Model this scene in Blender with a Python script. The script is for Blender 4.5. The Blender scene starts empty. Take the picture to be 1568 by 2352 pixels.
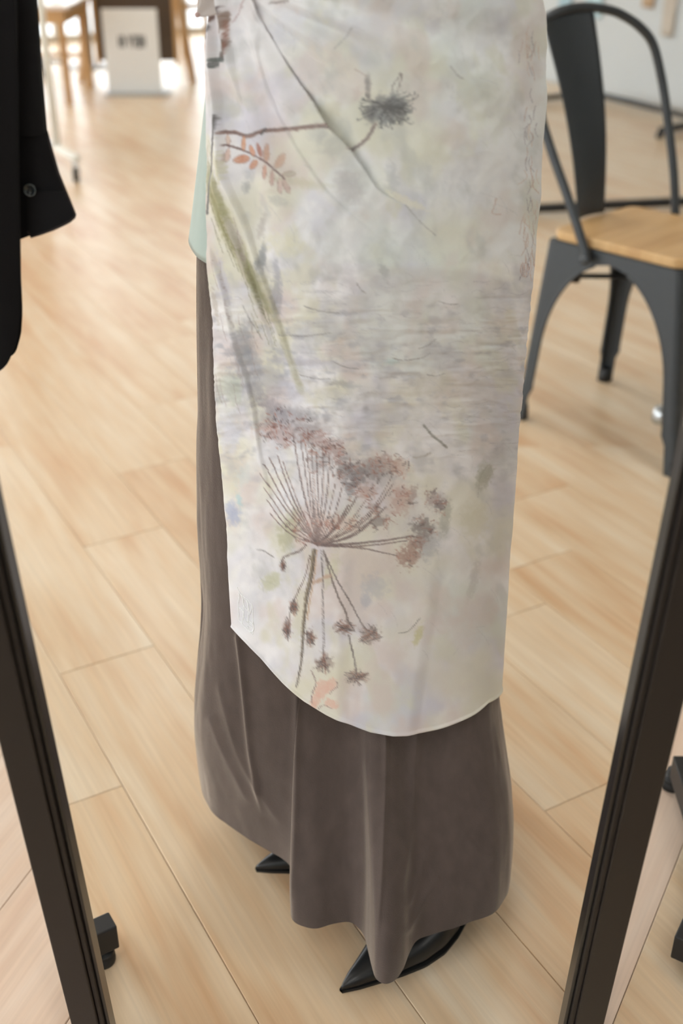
import bpy, bmesh, math, random
import numpy as np
from mathutils import Vector, Matrix

random.seed(7)
RNG = np.random.RandomState(11)
C = bpy.context.scene.collection
SC = bpy.context.scene

# ------------------------------------------------------------------ camera
H, PITCH, FPX, CX, CY = 1.3, math.radians(29.0), 2625.0, 784.0, 1176.0
cam = bpy.data.cameras.new('camera')
cam.sensor_fit = 'VERTICAL'; cam.sensor_height = 36.0
cam.lens = FPX / 2352.0 * 36.0
cam.clip_start = 0.02; cam.clip_end = 200
cam.dof.use_dof = True; cam.dof.focus_distance = 1.36; cam.dof.aperture_fstop = 3.2
camo = bpy.data.objects.new('camera', cam); C.objects.link(camo)
camo.location = (0, 0, H); camo.rotation_euler = (math.radians(90) - PITCH, 0, 0)
SC.camera = camo

# ------------------------------------------------------------------ world, exposure
SC.view_settings.view_transform = 'Standard'; SC.view_settings.look = 'None'
SC.view_settings.gamma = 1.0; SC.view_settings.use_curve_mapping = False
SC.view_settings.exposure = -0.80
world = bpy.data.worlds.new('overcast_sky'); SC.world = world; world.use_nodes = True
bg = world.node_tree.nodes['Background']
bg.inputs[0].default_value = (0.90, 0.96, 1.0, 1); bg.inputs[1].default_value = 9.0
FILL_LAMP_W = 17.0
SC.cycles.max_bounces = 7; SC.cycles.diffuse_bounces = 4; SC.cycles.glossy_bounces = 3; SC.cycles.transparent_max_bounces = 6

# ------------------------------------------------------------------ pixel helpers (photo frame 1568 x 2352)
FW = np.array([0, math.cos(PITCH), -math.sin(PITCH)])
UP = np.array([0, math.sin(PITCH), math.cos(PITCH)])
def ray(x, y): return FW + np.array([1., 0, 0]) * ((x - CX) / FPX) - UP * ((y - CY) / FPX)
def floor_pt(x, y, z=0.0):
    d = ray(x, y); t = (H - z) / -d[2]; return np.array([d[0] * t, d[1] * t])
def at_y(x, y, Y):
    d = ray(x, y); t = Y / d[1]; return np.array([d[0] * t, Y, H + d[2] * t])
def project(P):
    P = np.asarray(P, float); v = P - np.array([0, 0, H])
    dep = v @ FW
    return CX + FPX * v[..., 0] / dep, CY - FPX * (v @ UP) / dep

# room axes: planks run along D, rows step along N
ANG = math.radians(-60.6)
D2 = np.array([math.cos(ANG), math.sin(ANG)]); N2 = np.array([-D2[1], D2[0]])
def uv(u, v): return u * D2 + v * N2

# ------------------------------------------------------------------ materials
MATS = {}
def srgb(r, g, b):
    f = lambda c: ((c / 255 + .055) / 1.055) ** 2.4 if c / 255 > .04045 else c / 255 / 12.92
    return (f(r), f(g), f(b), 1)
def mat(name, col, rough=.5, metal=0., spec=.5, noise=0., nscale=40., bump=0., bscale=200., sheen=0., sheen_tint=None, coat=0., stretch=None):
    if name in MATS: return MATS[name]
    m = bpy.data.materials.new(name); m.use_nodes = True
    nt = m.node_tree; b = nt.nodes['Principled BSDF']
    b.inputs['Base Color'].default_value = col; b.inputs['Roughness'].default_value = rough
    b.inputs['Metallic'].default_value = metal; b.inputs['Specular IOR Level'].default_value = spec
    b.inputs['Coat Weight'].default_value = coat
    if sheen:
        b.inputs['Sheen Weight'].default_value = sheen; b.inputs['Sheen Roughness'].default_value = .35
        if sheen_tint: b.inputs['Sheen Tint'].default_value = sheen_tint
    tc = nt.nodes.new('ShaderNodeTexCoord'); mp = nt.nodes.new('ShaderNodeMapping')
    nt.links.new(tc.outputs['Object'], mp.inputs[0])
    if stretch: mp.inputs['Scale'].default_value = stretch
    n = nt.nodes.new('ShaderNodeTexNoise'); n.inputs['Scale'].default_value = nscale; n.inputs['Detail'].default_value = 4
    nt.links.new(mp.outputs[0], n.inputs['Vector'])
    k = noise or .04
    r = nt.nodes.new('ShaderNodeMapRange'); r.inputs[3].default_value = 1 - k; r.inputs[4].default_value = 1 + k
    nt.links.new(n.outputs[0], r.inputs[0])
    mx = nt.nodes.new('ShaderNodeMix'); mx.data_type = 'RGBA'; mx.blend_type = 'MULTIPLY'; mx.inputs[0].default_value = 1
    mx.inputs[6].default_value = col; nt.links.new(r.outputs[0], mx.inputs[7])
    nt.links.new(mx.outputs[2], b.inputs['Base Color'])
    if bump:
        n2 = nt.nodes.new('ShaderNodeTexNoise'); n2.inputs['Scale'].default_value = bscale; n2.inputs['Detail'].default_value = 3
        nt.links.new(mp.outputs[0], n2.inputs['Vector'])
        bp = nt.nodes.new('ShaderNodeBump'); bp.inputs['Strength'].default_value = bump; bp.inputs['Distance'].default_value = .002
        nt.links.new(n2.outputs[0], bp.inputs['Height']); nt.links.new(bp.outputs[0], b.inputs['Normal'])
    MATS[name] = m; return m

def wood_mat(name, c1, c2, c3, rough, gap=0., scale=1., coat=.0):
    """plank wood: long grain streaks along local x, a different board tone for each object or island"""
    m = bpy.data.materials.new(name); m.use_nodes = True; nt = m.node_tree; L = nt.links.new
    b = nt.nodes['Principled BSDF']; b.inputs['Roughness'].default_value = rough; b.inputs['Coat Weight'].default_value = coat
    b.inputs['Coat Roughness'].default_value = .12
    oi = nt.nodes.new('ShaderNodeObjectInfo'); ge = nt.nodes.new('ShaderNodeNewGeometry')
    ad = nt.nodes.new('ShaderNodeMath'); ad.operation = 'ADD'; L(oi.outputs['Random'], ad.inputs[0]); L(ge.outputs['Random Per Island'], ad.inputs[1])
    fr = nt.nodes.new('ShaderNodeMath'); fr.operation = 'FRACT'; L(ad.outputs[0], fr.inputs[0])
    tc = nt.nodes.new('ShaderNodeTexCoord')
    off = nt.nodes.new('ShaderNodeCombineXYZ'); mu = nt.nodes.new('ShaderNodeMath'); mu.operation = 'MULTIPLY'; mu.inputs[1].default_value = 53.0
    L(fr.outputs[0], mu.inputs[0]); L(mu.outputs[0], off.inputs[0]); L(mu.outputs[0], off.inputs[1])
    va = nt.nodes.new('ShaderNodeVectorMath'); va.operation = 'ADD'; L(tc.outputs['Object'], va.inputs[0]); L(off.outputs[0], va.inputs[1])
    def noise(sx, sy, sc, det, rough_=.55):
        mp = nt.nodes.new('ShaderNodeMapping'); mp.inputs['Scale'].default_value = (sx, sy, 1); L(va.outputs[0], mp.inputs[0])
        n = nt.nodes.new('ShaderNodeTexNoise'); n.inputs['Scale'].default_value = sc * scale; n.inputs['Detail'].default_value = det
        n.inputs['Roughness'].default_value = rough_; n.inputs['Distortion'].default_value = .4
        L(mp.outputs[0], n.inputs['Vector']); return n
    n1 = noise(1.3, 15, 1.6, 3); n2 = noise(3, 120, 1.2, 3, .6); n3 = noise(1.2, 4.2, 2.2, 2)
    cr = nt.nodes.new('ShaderNodeValToRGB'); e = cr.color_ramp.elements
    e[0].position = .30; e[0].color = c3; e[1].position = .68; e[1].color = c1
    x = e.new(.48); x.color = c2
    mix = nt.nodes.new('ShaderNodeMath'); mix.operation = 'MULTIPLY_ADD'; mix.inputs[1].default_value = .55; L(n1.outputs[0], mix.inputs[0])
    m3 = nt.nodes.new('ShaderNodeMath'); m3.operation = 'MULTIPLY_ADD'; m3.inputs[1].default_value = .45; L(n3.outputs[0], m3.inputs[0]); L(mix.outputs[0], m3.inputs[2])
    mix.inputs[2].default_value = 0.0
    rb = nt.nodes.new('ShaderNodeMath'); rb.operation = 'MULTIPLY_ADD'; rb.inputs[1].default_value = .16; L(fr.outputs[0], rb.inputs[0])
    sb = nt.nodes.new('ShaderNodeMath'); sb.operation = 'SUBTRACT'; sb.inputs[1].default_value = .08; L(m3.outputs[0], sb.inputs[0]); L(sb.outputs[0], rb.inputs[2])
    L(rb.outputs[0], cr.inputs[0])
    gr = nt.nodes.new('ShaderNodeMapRange'); gr.inputs[1].default_value = .35; gr.inputs[2].default_value = .65; gr.inputs[3].default_value = .94; gr.inputs[4].default_value = 1.03
    L(n2.outputs[0], gr.inputs[0])
    mx = nt.nodes.new('ShaderNodeMix'); mx.data_type = 'RGBA'; mx.blend_type = 'MULTIPLY'; mx.inputs[0].default_value = 1
    L(cr.outputs[0], mx.inputs[6]); L(gr.outputs[0], mx.inputs[7]); L(mx.outputs[2], b.inputs['Base Color'])
    MATS[name] = m; return m

M_FLOOR = wood_mat('maple_floor', srgb(229, 211, 184), srgb(220, 193, 158), srgb(207, 167, 127), .30)
M_FLOOR2 = wood_mat('maple_floor_without_mirror_cast', srgb(230, 210, 192), srgb(222, 196, 174), srgb(205, 172, 148), .34)  # same boards without the mirror's colour cast, painted as a second tone
M_SEAT = wood_mat('seat_wood', srgb(208, 172, 122), srgb(196, 158, 108), srgb(172, 130, 86), .45, scale=1.5)
M_TABLEWOOD = wood_mat('light_oak', srgb(205, 165, 112), srgb(192, 150, 98), srgb(170, 126, 80), .45)
M_JOINT = mat('joint_dark', srgb(96, 84, 66), .8)
M_BLACK = mat('black_brown_steel', srgb(31, 26, 24), .45, spec=.3, noise=.08, nscale=300, bump=.08, bscale=900)
M_RIM = mat('black_gloss_rim', srgb(22, 22, 24), .25, spec=.5)
M_CHAIR = mat('gunmetal_paint', srgb(62, 66, 69), .38, metal=.35, spec=.5, noise=.06)
M_DARKMETAL = mat('dark_steel', srgb(34, 34, 35), .45, spec=.4)
M_RUBBER = mat('rubber', srgb(26, 27, 28), .55)
M_CHROME = mat('chrome', srgb(200, 204, 206), .22, metal=.9)
M_WALL = mat('white_plaster', srgb(198, 202, 202), .9, noise=.03, nscale=3, bump=.05, bscale=120)
M_CEIL = mat('ceiling_white', srgb(225, 225, 222), .9)
M_WHITE = mat('white_enamel', srgb(236, 236, 228), .4)
M_BLOUSE = mat('mint_crepe', srgb(190, 206, 198), .75, noise=.03, nscale=60, bump=.12, bscale=900, sheen=.2)
M_SHIRT = mat('black_cotton', srgb(20, 19, 20), .85, noise=.15, nscale=500, bump=.1, bscale=1500, spec=.2)
M_SHIRT_EDGE = mat('black_cotton_edge', srgb(52, 44, 42), .85, spec=.2)
M_LEATHER = mat('black_leather', srgb(24, 25, 26), .33, spec=.5, noise=.1, bump=.05, bscale=500)
M_SKIN = mat('skin', srgb(214, 168, 142), .55, noise=.03)

def velvet():
    m = mat('taupe_velveteen', srgb(86, 75, 70), .9, spec=.15, noise=.26, nscale=55, bump=.25, bscale=900, sheen=1.0, sheen_tint=srgb(240, 228, 214), stretch=(1, 1, .45))
    m.node_tree.nodes['Principled BSDF'].inputs['Sheen Roughness'].default_value = .36
    return m
M_VELVET = velvet()

def scarf_mat():
    m = bpy.data.materials.new('printed_silk'); m.use_nodes = True; nt = m.node_tree; L = nt.links.new
    b = nt.nodes['Principled BSDF']; b.inputs['Roughness'].default_value = .55
    b.inputs['Specular IOR Level'].default_value = .35; b.inputs['Sheen Weight'].default_value = .12
    a = nt.nodes.new('ShaderNodeVertexColor'); a.layer_name = 'print'
    tc = nt.nodes.new('ShaderNodeTexCoord')
    n = nt.nodes.new('ShaderNodeTexNoise'); n.inputs['Scale'].default_value = 900; n.inputs['Detail'].default_value = 2; L(tc.outputs['Object'], n.inputs['Vector'])
    r = nt.nodes.new('ShaderNodeMapRange'); r.inputs[3].default_value = .96; r.inputs[4].default_value = 1.04; L(n.outputs[0], r.inputs[0])
    mx = nt.nodes.new('ShaderNodeMix'); mx.data_type = 'RGBA'; mx.blend_type = 'MULTIPLY'; mx.inputs[0].default_value = 1
    L(a.outputs['Color'], mx.inputs[6]); L(r.outputs[0], mx.inputs[7]); L(mx.outputs[2], b.inputs['Base Color'])
    return m
M_SCARF = scarf_mat()

# ------------------------------------------------------------------ mesh helpers
def obj(name, verts, faces, m, parent=None, smooth=False, loc=None):
    me = bpy.data.meshes.new(name); me.from_pydata([tuple(map(float, v)) for v in verts], [], faces); me.update()
    if smooth: me.polygons.foreach_set('use_smooth', [True] * len(me.polygons))
    if m: me.materials.append(m)
    o = bpy.data.objects.new(name, me); C.objects.link(o)
    if parent: o.parent = parent
    if loc is not None: o.location = loc
    return o
def empty(name, loc=(0, 0, 0), rz=0, parent=None):
    o = bpy.data.objects.new(name, None); C.objects.link(o); o.location = loc; o.rotation_euler = (0, 0, rz); o.empty_display_size = .1
    if parent: o.parent = parent
    return o
def tag(o, label, cat, group=None):
    o['label'] = label; o['category'] = cat
    if group: o['group'] = group
    return o
def structure(o): o['kind'] = 'structure'; return o
def bevel(o, w, seg=2):
    b = o.modifiers.new('bevel', 'BEVEL'); b.width = w; b.segments = seg; b.limit_method = 'ANGLE'; return o
def box_vf(x0, x1, y0, y1, z0, z1):
    v = [(x0, y0, z0), (x1, y0, z0), (x1, y1, z0), (x0, y1, z0), (x0, y0, z1), (x1, y0, z1), (x1, y1, z1), (x0, y1, z1)]
    f = [(0, 3, 2, 1), (4, 5, 6, 7), (0, 1, 5, 4), (1, 2, 6, 5), (2, 3, 7, 6), (3, 0, 4, 7)]
    return v, f
def box(name, x0, x1, y0, y1, z0, z1, m, parent=None, bw=0., rz=0., loc=None):
    v, f = box_vf(x0, x1, y0, y1, z0, z1); o = obj(name, v, f, m, parent, loc=loc)
    if rz: o.rotation_euler = (0, 0, rz)
    if bw: bevel(o, bw)
    return o
def bar_vf(a, b, w, h, up=(0, 0, 1)):
    """rectangular bar from a to b, w across, h along up"""
    a = Vector(a); b = Vector(b); d = (b - a).normalized(); u = Vector(up); s = d.cross(u)
    if s.length < 1e-4: s = d.cross(Vector((0, 1, 0)))
    s.normalize(); u = s.cross(d).normalized()
    v = [p + s * i * w / 2 + u * j * h / 2 for p in (a, b) for i, j in ((-1, -1), (1, -1), (1, 1), (-1, 1))]
    return v, [(0, 1, 2, 3), (7, 6, 5, 4), (0, 4, 5, 1), (1, 5, 6, 2), (2, 6, 7, 3), (3, 7, 4, 0)]
def bar(name, a, b, w, h, m, parent=None, bw=.002, up=(0, 0, 1)):
    v, f = bar_vf(a, b, w, h, up); o = obj(name, v, f, m, parent)
    if bw: bevel(o, bw)
    return o
def tube_vf(path, r, n=12, caps=True):
    P = [Vector(p) for p in path]; R = r if hasattr(r, '__len__') else [r] * len(P)
    V, F = [], []; ref = None
    for i, p in enumerate(P):
        t = (P[min(i + 1, len(P) - 1)] - P[max(i - 1, 0)]).normalized()
        if ref is None:
            ref = t.orthogonal().normalized()
        ref = (ref - t * ref.dot(t)).normalized(); s = t.cross(ref)
        for k in range(n):
            a = 2 * math.pi * k / n; V.append(p + (ref * math.cos(a) + s * math.sin(a)) * R[i])
    for i in range(len(P) - 1):
        for k in range(n):
            F.append((i * n + k, i * n + (k + 1) % n, (i + 1) * n + (k + 1) % n, (i + 1) * n + k))
    if caps: F.append(tuple(range(n - 1, -1, -1))); F.append(tuple((len(P) - 1) * n + k for k in range(n)))
    return V, F
def tube(name, path, r, m, parent=None, n=12):
    v, f = tube_vf(path, r, n); return obj(name, v, f, m, parent, smooth=True)
def lathe_vf(prof, n=20):
    V, F = [], []
    for r, z in prof:
        for k in range(n):
            a = 2 * math.pi * k / n; V.append((r * math.cos(a), r * math.sin(a), z))
    for i in range(len(prof) - 1):
        for k in range(n): F.append((i * n + k, i * n + (k + 1) % n, (i + 1) * n + (k + 1) % n, (i + 1) * n + k))
    F.append(tuple(range(n - 1, -1, -1))); F.append(tuple((len(prof) - 1) * n + k for k in range(n)))
    return V, F
def lathe(name, prof, m, parent=None, loc=(0, 0, 0), n=20):
    v, f = lathe_vf(prof, n); o = obj(name, v, f, m, parent, smooth=True, loc=loc); return o
def catmull(P, n, closed=False):
    P = np.asarray(P, float); K = len(P); out = []
    segs = K if closed else K - 1
    for i in range(segs):
        g = (lambda j: P[j % K]) if closed else (lambda j: P[min(max(j, 0), K - 1)])
        p0, p1, p2, p3 = g(i - 1), g(i), g(i + 1), g(i + 2)
        for t in np.linspace(0, 1, n, endpoint=False):
            out.append(.5 * ((2 * p1) + (-p0 + p2) * t + (2 * p0 - 5 * p1 + 4 * p2 - p3) * t * t + (-p0 + 3 * p1 - 3 * p2 + p3) * t ** 3))
    if not closed: out.append(P[-1])
    return np.array(out)
def resample(P, n, closed=False):
    P = np.asarray(P, float)
    if closed: P = np.vstack([P, P[:1]])
    s = np.concatenate([[0], np.cumsum(np.linalg.norm(np.diff(P, axis=0), axis=1))])
    t = np.linspace(0, s[-1], n, endpoint=not closed)
    return np.stack([np.interp(t, s, P[:, k]) for k in range(P.shape[1])], 1)
def smooth01(t): t = np.clip(t, 0, 1); return t * t * (3 - 2 * t)

# ------------------------------------------------------------------ room shell (aligned with the planks)
def uvbox(name, u0, u1, v0, v1, z0, z1, m, parent=None):
    v, f = box_vf(u0, u1, v0, v1, z0, z1); o = obj(name, v, f, m, parent)
    if parent is None: o.rotation_euler = (0, 0, ANG)
    return o
U0, U1, V0, V1, ZC = -11.0, 3.2, -5.2, 5.67, 2.75
floor = structure(uvbox('floor', U0 - .2, U1 + .2, V0 - .2, V1 + .2, -.05, -.004, M_JOINT))

# --- floor planks
def clip(poly, a, b, c):
    """keep the side where a*x + b*y + c >= 0"""
    out = []
    for i in range(len(poly)):
        p, q = poly[i], poly[(i + 1) % len(poly)]
        fp, fq = a * p[0] + b * p[1] + c, a * q[0] + b * q[1] + c
        if fp >= 0: out.append(p)
        if fp * fq < 0:
            t = fp / (fp - fq); out.append((p[0] + t * (q[0] - p[0]), p[1] + t * (q[1] - p[1])))
    return out
def area(poly): return abs(sum(p[0] * q[1] - p[1] * q[0] for p, q in zip(poly, poly[1:] + poly[:1]))) / 2
def halfplane(p, q):
    """a, b, c with the left side of p->q positive"""
    return -(q[1] - p[1]), (q[0] - p[0]), (q[1] - p[1]) * p[0] - (q[0] - p[0]) * p[1]
def slab_vf(poly, zt=0., zb=-.004, bev=.0012):
    """plank with a small chamfer round its top edge; poly counter-clockwise"""
    c = np.mean(poly, axis=0); P = np.array(poly); n = len(P)
    # inset by moving each corner along the two edge normals
    ins = []
    for i in range(n):
        a, b, d = P[i - 1], P[i], P[(i + 1) % n]
        e1 = (b - a) / max(np.linalg.norm(b - a), 1e-9); e2 = (d - b) / max(np.linalg.norm(d - b), 1e-9)
        n1 = np.array([-e1[1], e1[0]]); n2 = np.array([-e2[1], e2[0]])
        k = (n1 + n2); k = k / max(1 + n1 @ n2, .3); ins.append(b + k * bev)
    V = [(p[0], p[1], zb) for p in P] + [(p[0], p[1], zt - bev * .7) for p in P] + [(p[0], p[1], zt) for p in ins]
    F = [tuple(range(2 * n, 3 * n))]
    for i in range(n):
        j = (i + 1) % n; F.append((i, j, n + j, n + i)); F.append((n + i, n + j, 2 * n + j, 2 * n + i))
    return V, F
PW, PL, GAP = .1885, 1.818, .0005
YSPLIT = 2.7
Lp, Lq = floor_pt(212, 2352), floor_pt(96, 1880)
Rp, Rq = floor_pt(1344, 2352), floor_pt(1449, 1880)
HL = [-k for k in halfplane(Lp, Lq)]     # positive to the right of the left post's line
HR = list(halfplane(Rp, Rq))             # positive to the left of the right post's line
ROWOFF = {0: -1.414, 1: -1.757, 2: -2.185, 3: -2.49, 4: -1.028, 7: -1.89}
main_planks, far_planks = [], []
for k in range(-30, 29):
    v0 = .197 + k * PW; v1 = v0 + PW
    if v1 > V1 + .0: v1 = V1
    if v0 >= V1 or v0 < V0 - .2: continue
    o = ROWOFF.get(k, -1.414 - .36 * k + .12 * math.sin(k * 2.3))
    for j in range(-18, 19):
        a, b = o + j * PL, o + (j + 1) * PL
        a, b = max(a, U0), min(b, U1)
        if b - a < .05: continue
        main_planks.append((a + GAP, b - GAP, v0 + GAP, v1 - GAP))
def inview(x, y):
    if y < .25: return False
    px, py = project(np.array([x, y, 0.]))
    return -260 < px < 1830 and -60 < py < 2700
M_full, whole, cut = None, [], []
stuffV, stuffF = [], []
def add_stuff(V, F):
    b = len(stuffV); stuffV.extend(V); stuffF.extend([tuple(i + b for i in f) for f in F])
cands = []
for (a, b, v0, v1) in main_planks:
    corners = [uv(a, v0), uv(b, v0), uv(b, v1), uv(a, v1)]
    poly = [(c[0], c[1]) for c in corners]
    A0 = area(poly)
    lower = clip(poly, 0, -1, YSPLIT); upper = clip(poly, 0, 1, -YSPLIT)
    low2 = lower
    if len(lower) > 2: low2 = clip(clip(lower, *HL), *HR) if len(clip(lower, *HL)) > 2 else []
    al = area(low2) if len(low2) > 2 else 0; au = area(upper) if len(upper) > 2 else 0
    if al + au < 1e-4: continue
    pieces = [((a, b, v0, v1), None)] if al + au > A0 - 1e-6 else [(None, p) for p in (low2, upper) if len(p) > 2 and area(p) > 2e-4]
    for rect, p in pieces:
        pts = poly if p is None else p
        cx, cy = np.mean(pts, axis=0)
        vis = any(inview(*q) for q in list(pts) + [(cx, cy)])
        cands.append((vis, math.hypot(cx, cy), rect, p))
cands.sort(key=lambda t: (not t[0], t[1]))
plank_mesh = {}
for i, (vis, _, rect, p) in enumerate(cands):
    if vis and i < 270:
        if rect:
            a, b, v0, v1 = rect; key = (round(b - a, 3), round(v1 - v0, 3))
            if key not in plank_mesh:
                l, w = (b - a) / 2, (v1 - v0) / 2
                V, F = slab_vf([(-l, -w), (l, -w), (l, w), (-l, w)])
                me = bpy.data.meshes.new('plank'); me.from_pydata(V, [], F); me.materials.append(M_FLOOR); plank_mesh[key] = me
            o = bpy.data.objects.new('plank', plank_mesh[key]); C.objects.link(o); o.parent = floor
            o.location = ((a + b) / 2, (v0 + v1) / 2, 0)
        else:
            loc = [(q @ D2, q @ N2) for q in map(np.array, p)]
            c = np.mean(loc, axis=0); V, F = slab_vf([tuple(np.array(q) - c) for q in loc])
            obj('plank', V, F, M_FLOOR, floor, loc=(c[0], c[1], 0))
    else:
        loc = [(rect[0], rect[2]), (rect[1], rect[2]), (rect[1], rect[3]), (rect[0], rect[3])] if rect else [(q @ D2, q @ N2) for q in map(np.array, p)]
        add_stuff(*slab_vf([tuple(q) for q in loc]))
# boards beyond the mirror's posts lie at another angle
def side_planks(ang, through, keep, xlo, xhi, joint):
    dd = np.array([math.cos(ang), math.sin(ang)]); nn = np.array([-dd[1], dd[0]])
    base = np.array(through) @ nn; off = {0: .35}
    for k in range(-14, 14):
        for j in range(-5, 5):
            o = (.05 + (k * .11) % .3) * PL + joint
            a, b = o + j * PL + GAP, o + (j + 1) * PL - GAP; v0, v1 = base + k * PW + GAP, base + (k + 1) * PW - GAP
            poly = [tuple(dd * s + nn * t) for s, t in ((a, v0), (b, v0), (b, v1), (a, v1))]
            for h in keep + [(0, -1, YSPLIT), (0, 1, .3), (1, 0, -xlo), (-1, 0, xhi)]:
                poly = clip(poly, *h)
                if len(poly) < 3: break
            if len(poly) < 3 or area(poly) < 2e-4: continue
            c = np.mean(poly, axis=0)
            loc = [(np.array(q) - c) for q in poly]; loc = [(q @ dd, q @ nn) for q in loc]
            V, F = slab_vf(loc)
            pc = (c @ D2, c @ N2)
            if any(inview(*q) for q in poly):
                o2 = obj('plank', V, F, M_FLOOR2, floor, loc=(pc[0], pc[1], 0)); o2.rotation_euler = (0, 0, ang - ANG)
            else:
                pts = [((np.array(q) @ D2), (np.array(q) @ N2)) for q in poly]
                add_stuff(*slab_vf([tuple(q) for q in pts]))
side_planks(math.radians(70.8), (-.492, 1.163), [tuple(-k for k in HL)], -2.2, 9, .2)
side_planks(math.radians(61.1), (.525, 1.289), [tuple(-k for k in HR)], -9, 2.2, .2)
st = obj('plank_field', stuffV, stuffF, M_FLOOR, floor); st['kind'] = 'stuff'

# --- walls, ceiling, windows
structure(uvbox('wall_right', U0 - .2, U1 + .2, V1, V1 + .15, 0, ZC, M_WALL))
structure(uvbox('wall_near', U1, U1 + .15, V0 - .2, V1, 0, ZC, M_WALL))
structure(uvbox('ceiling', U0 - .2, U1 + .2, V0 - .2, V1 + .2, ZC, ZC + .1, M_CEIL))
M_FRAME = mat('window_frame', srgb(196, 186, 170), .5)
M_GLASS = bpy.data.materials.new('window_glass'); M_GLASS.use_nodes = True
_nt = M_GLASS.node_tree; _nt.nodes.remove(_nt.nodes['Principled BSDF'])
_t = _nt.nodes.new('ShaderNodeBsdfTransparent'); _g = _nt.nodes.new('ShaderNodeBsdfGlossy'); _g.inputs['Roughness'].default_value = .02
_m = _nt.nodes.new('ShaderNodeMixShader'); _m.inputs[0].default_value = .05
_nt.links.new(_t.outputs[0], _m.inputs[1]); _nt.links.new(_g.outputs[0], _m.inputs[2]); _nt.links.new(_m.outputs[0], _nt.nodes['Material Output'].inputs[0])
def window(name, along, fixed, s0, s1):
    """one glazed bay from floor to ceiling: frame bars and a pane"""
    r = empty(name); r.rotation_euler = (0, 0, ANG); structure(r)
    def b(nm, a0, a1, z0, z1, t, m):
        if along == 'v': V, F = box_vf(fixed - t, fixed + t, a0, a1, z0, z1)
        else: V, F = box_vf(a0, a1, fixed - t, fixed + t, z0, z1)
        return obj(nm, V, F, m, r)
    b('frame_post', s0, s0 + .05, 0, ZC, .04, M_FRAME); b('frame_post', s1 - .05, s1, 0, ZC, .04, M_FRAME)
    b('sill', s0 + .05, s1 - .05, 0, .06, .05, M_FRAME); b('head', s0 + .05, s1 - .05, ZC - .12, ZC, .05, M_FRAME)
    b('transom', s0 + .05, s1 - .05, 2.02, 2.07, .035, M_FRAME)
    b('pane', s0 + .05, s1 - .05, .06, 2.02, .004, M_GLASS); b('pane', s0 + .05, s1 - .05, 2.07, ZC - .12, .004, M_GLASS)
nb = 9; wn = 1
for i in range(nb):
    w = (V1 - V0) / nb; window('window_%d' % wn, 'v', U0, V0 + i * w, V0 + (i + 1) * w); wn += 1
for i in range(9):
    w = (U1 - U0) / 9; window('window_%d' % wn, 'u', V0, U0 + i * w, U0 + (i + 1) * w); wn += 1
pav = structure(uvbox('ground_outside', U0 - 30, U1 + 10, V0 - 30, V1 + 10, -.25, -.10, mat('pavement', srgb(205, 205, 203), .9, noise=.08, nscale=1.5)))

# --- fill lamps added on the unseen ceiling to light the room
M_FILL_LAMP = bpy.data.materials.new('fill_lamp_diffuser'); M_FILL_LAMP.use_nodes = True
_b = M_FILL_LAMP.node_tree.nodes['Principled BSDF']; _b.inputs['Emission Color'].default_value = (1, .97, .92, 1); _b.inputs['Emission Strength'].default_value = 4; _b.inputs['Base Color'].default_value = (1, 1, 1, 1)
li = 0
for u in (-8.2, -5.4, -2.9, -.3, 2.0):
    for v in (-3.0, -.6, 1.8):
        p = uv(u, v); r = empty('ceiling_fill_lamp', (p[0], p[1], ZC), ANG)
        tag(r, 'added fill lamp, white panel on the unseen ceiling', 'lamp', 'added ceiling fill lamps')
        box('housing', -.62, .62, -.16, .16, -.05, -.001, M_WHITE, r)
        box('diffuser', -.59, .59, -.13, .13, -.058, -.051, M_FILL_LAMP, r)
        la = bpy.data.lights.new('fill_light', 'AREA'); la.shape = 'RECTANGLE'; la.size = 1.18; la.size_y = .26
        la.energy = FILL_LAMP_W; la.color = (1, .975, .945)
        lo = bpy.data.objects.new('fill_light', la); C.objects.link(lo); lo.parent = r; lo.location = (0, 0, -.065)

# ------------------------------------------------------------------ standing mirror frame
LEAN = math.radians(7.1); Y0 = .88
fr = empty('standing_mirror', (0, Y0, 0)); tag(fr, 'tall narrow standing mirror with black brown steel frame, leaning on the floor', 'mirror')
def fpt(x, s, t=0.):
    """x across, s up along the leaning plane, t behind the plane"""
    return (x, -s * math.sin(LEAN) + t * math.cos(LEAN), s * math.cos(LEAN) + t * math.sin(LEAN))
def fbox(name, x0, x1, s0, s1, t0, t1, m, bw=.0015):
    v, f = box_vf(x0, x1, t0, t1, s0, s1); v = [fpt(p[0], p[2], p[1]) for p in v]
    o = obj(name, v, f, m, fr)
    if bw: bevel(o, bw)
    return o
ILX, IRX = -.269, .258
FT = 1.66
fbox('post', ILX - .041, ILX - .010, .03, FT, 0, .028, M_BLACK); fbox('post', IRX + .010, IRX + .043, .03, FT, 0, .028, M_BLACK)
fbox('inner_rim', ILX - .010, ILX - .0045, .06, FT - .03, .004, .026, M_BLACK, .001); fbox('inner_rim', IRX + .0045, IRX + .010, .06, FT - .03, .004, .026, M_BLACK, .001)
fbox('inner_bead', ILX - .0045, ILX, .06, FT - .03, .010, .030, M_RIM, .001); fbox('inner_bead', IRX, IRX + .0045, .06, FT - .03, .010, .030, M_RIM, .001)
fbox('bottom_rail', ILX - .010, IRX + .010, .03, .06, 0, .028, M_BLACK); fbox('top_rail', ILX - .010, IRX + .010, FT - .03, FT, 0, .028, M_BLACK)
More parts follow.
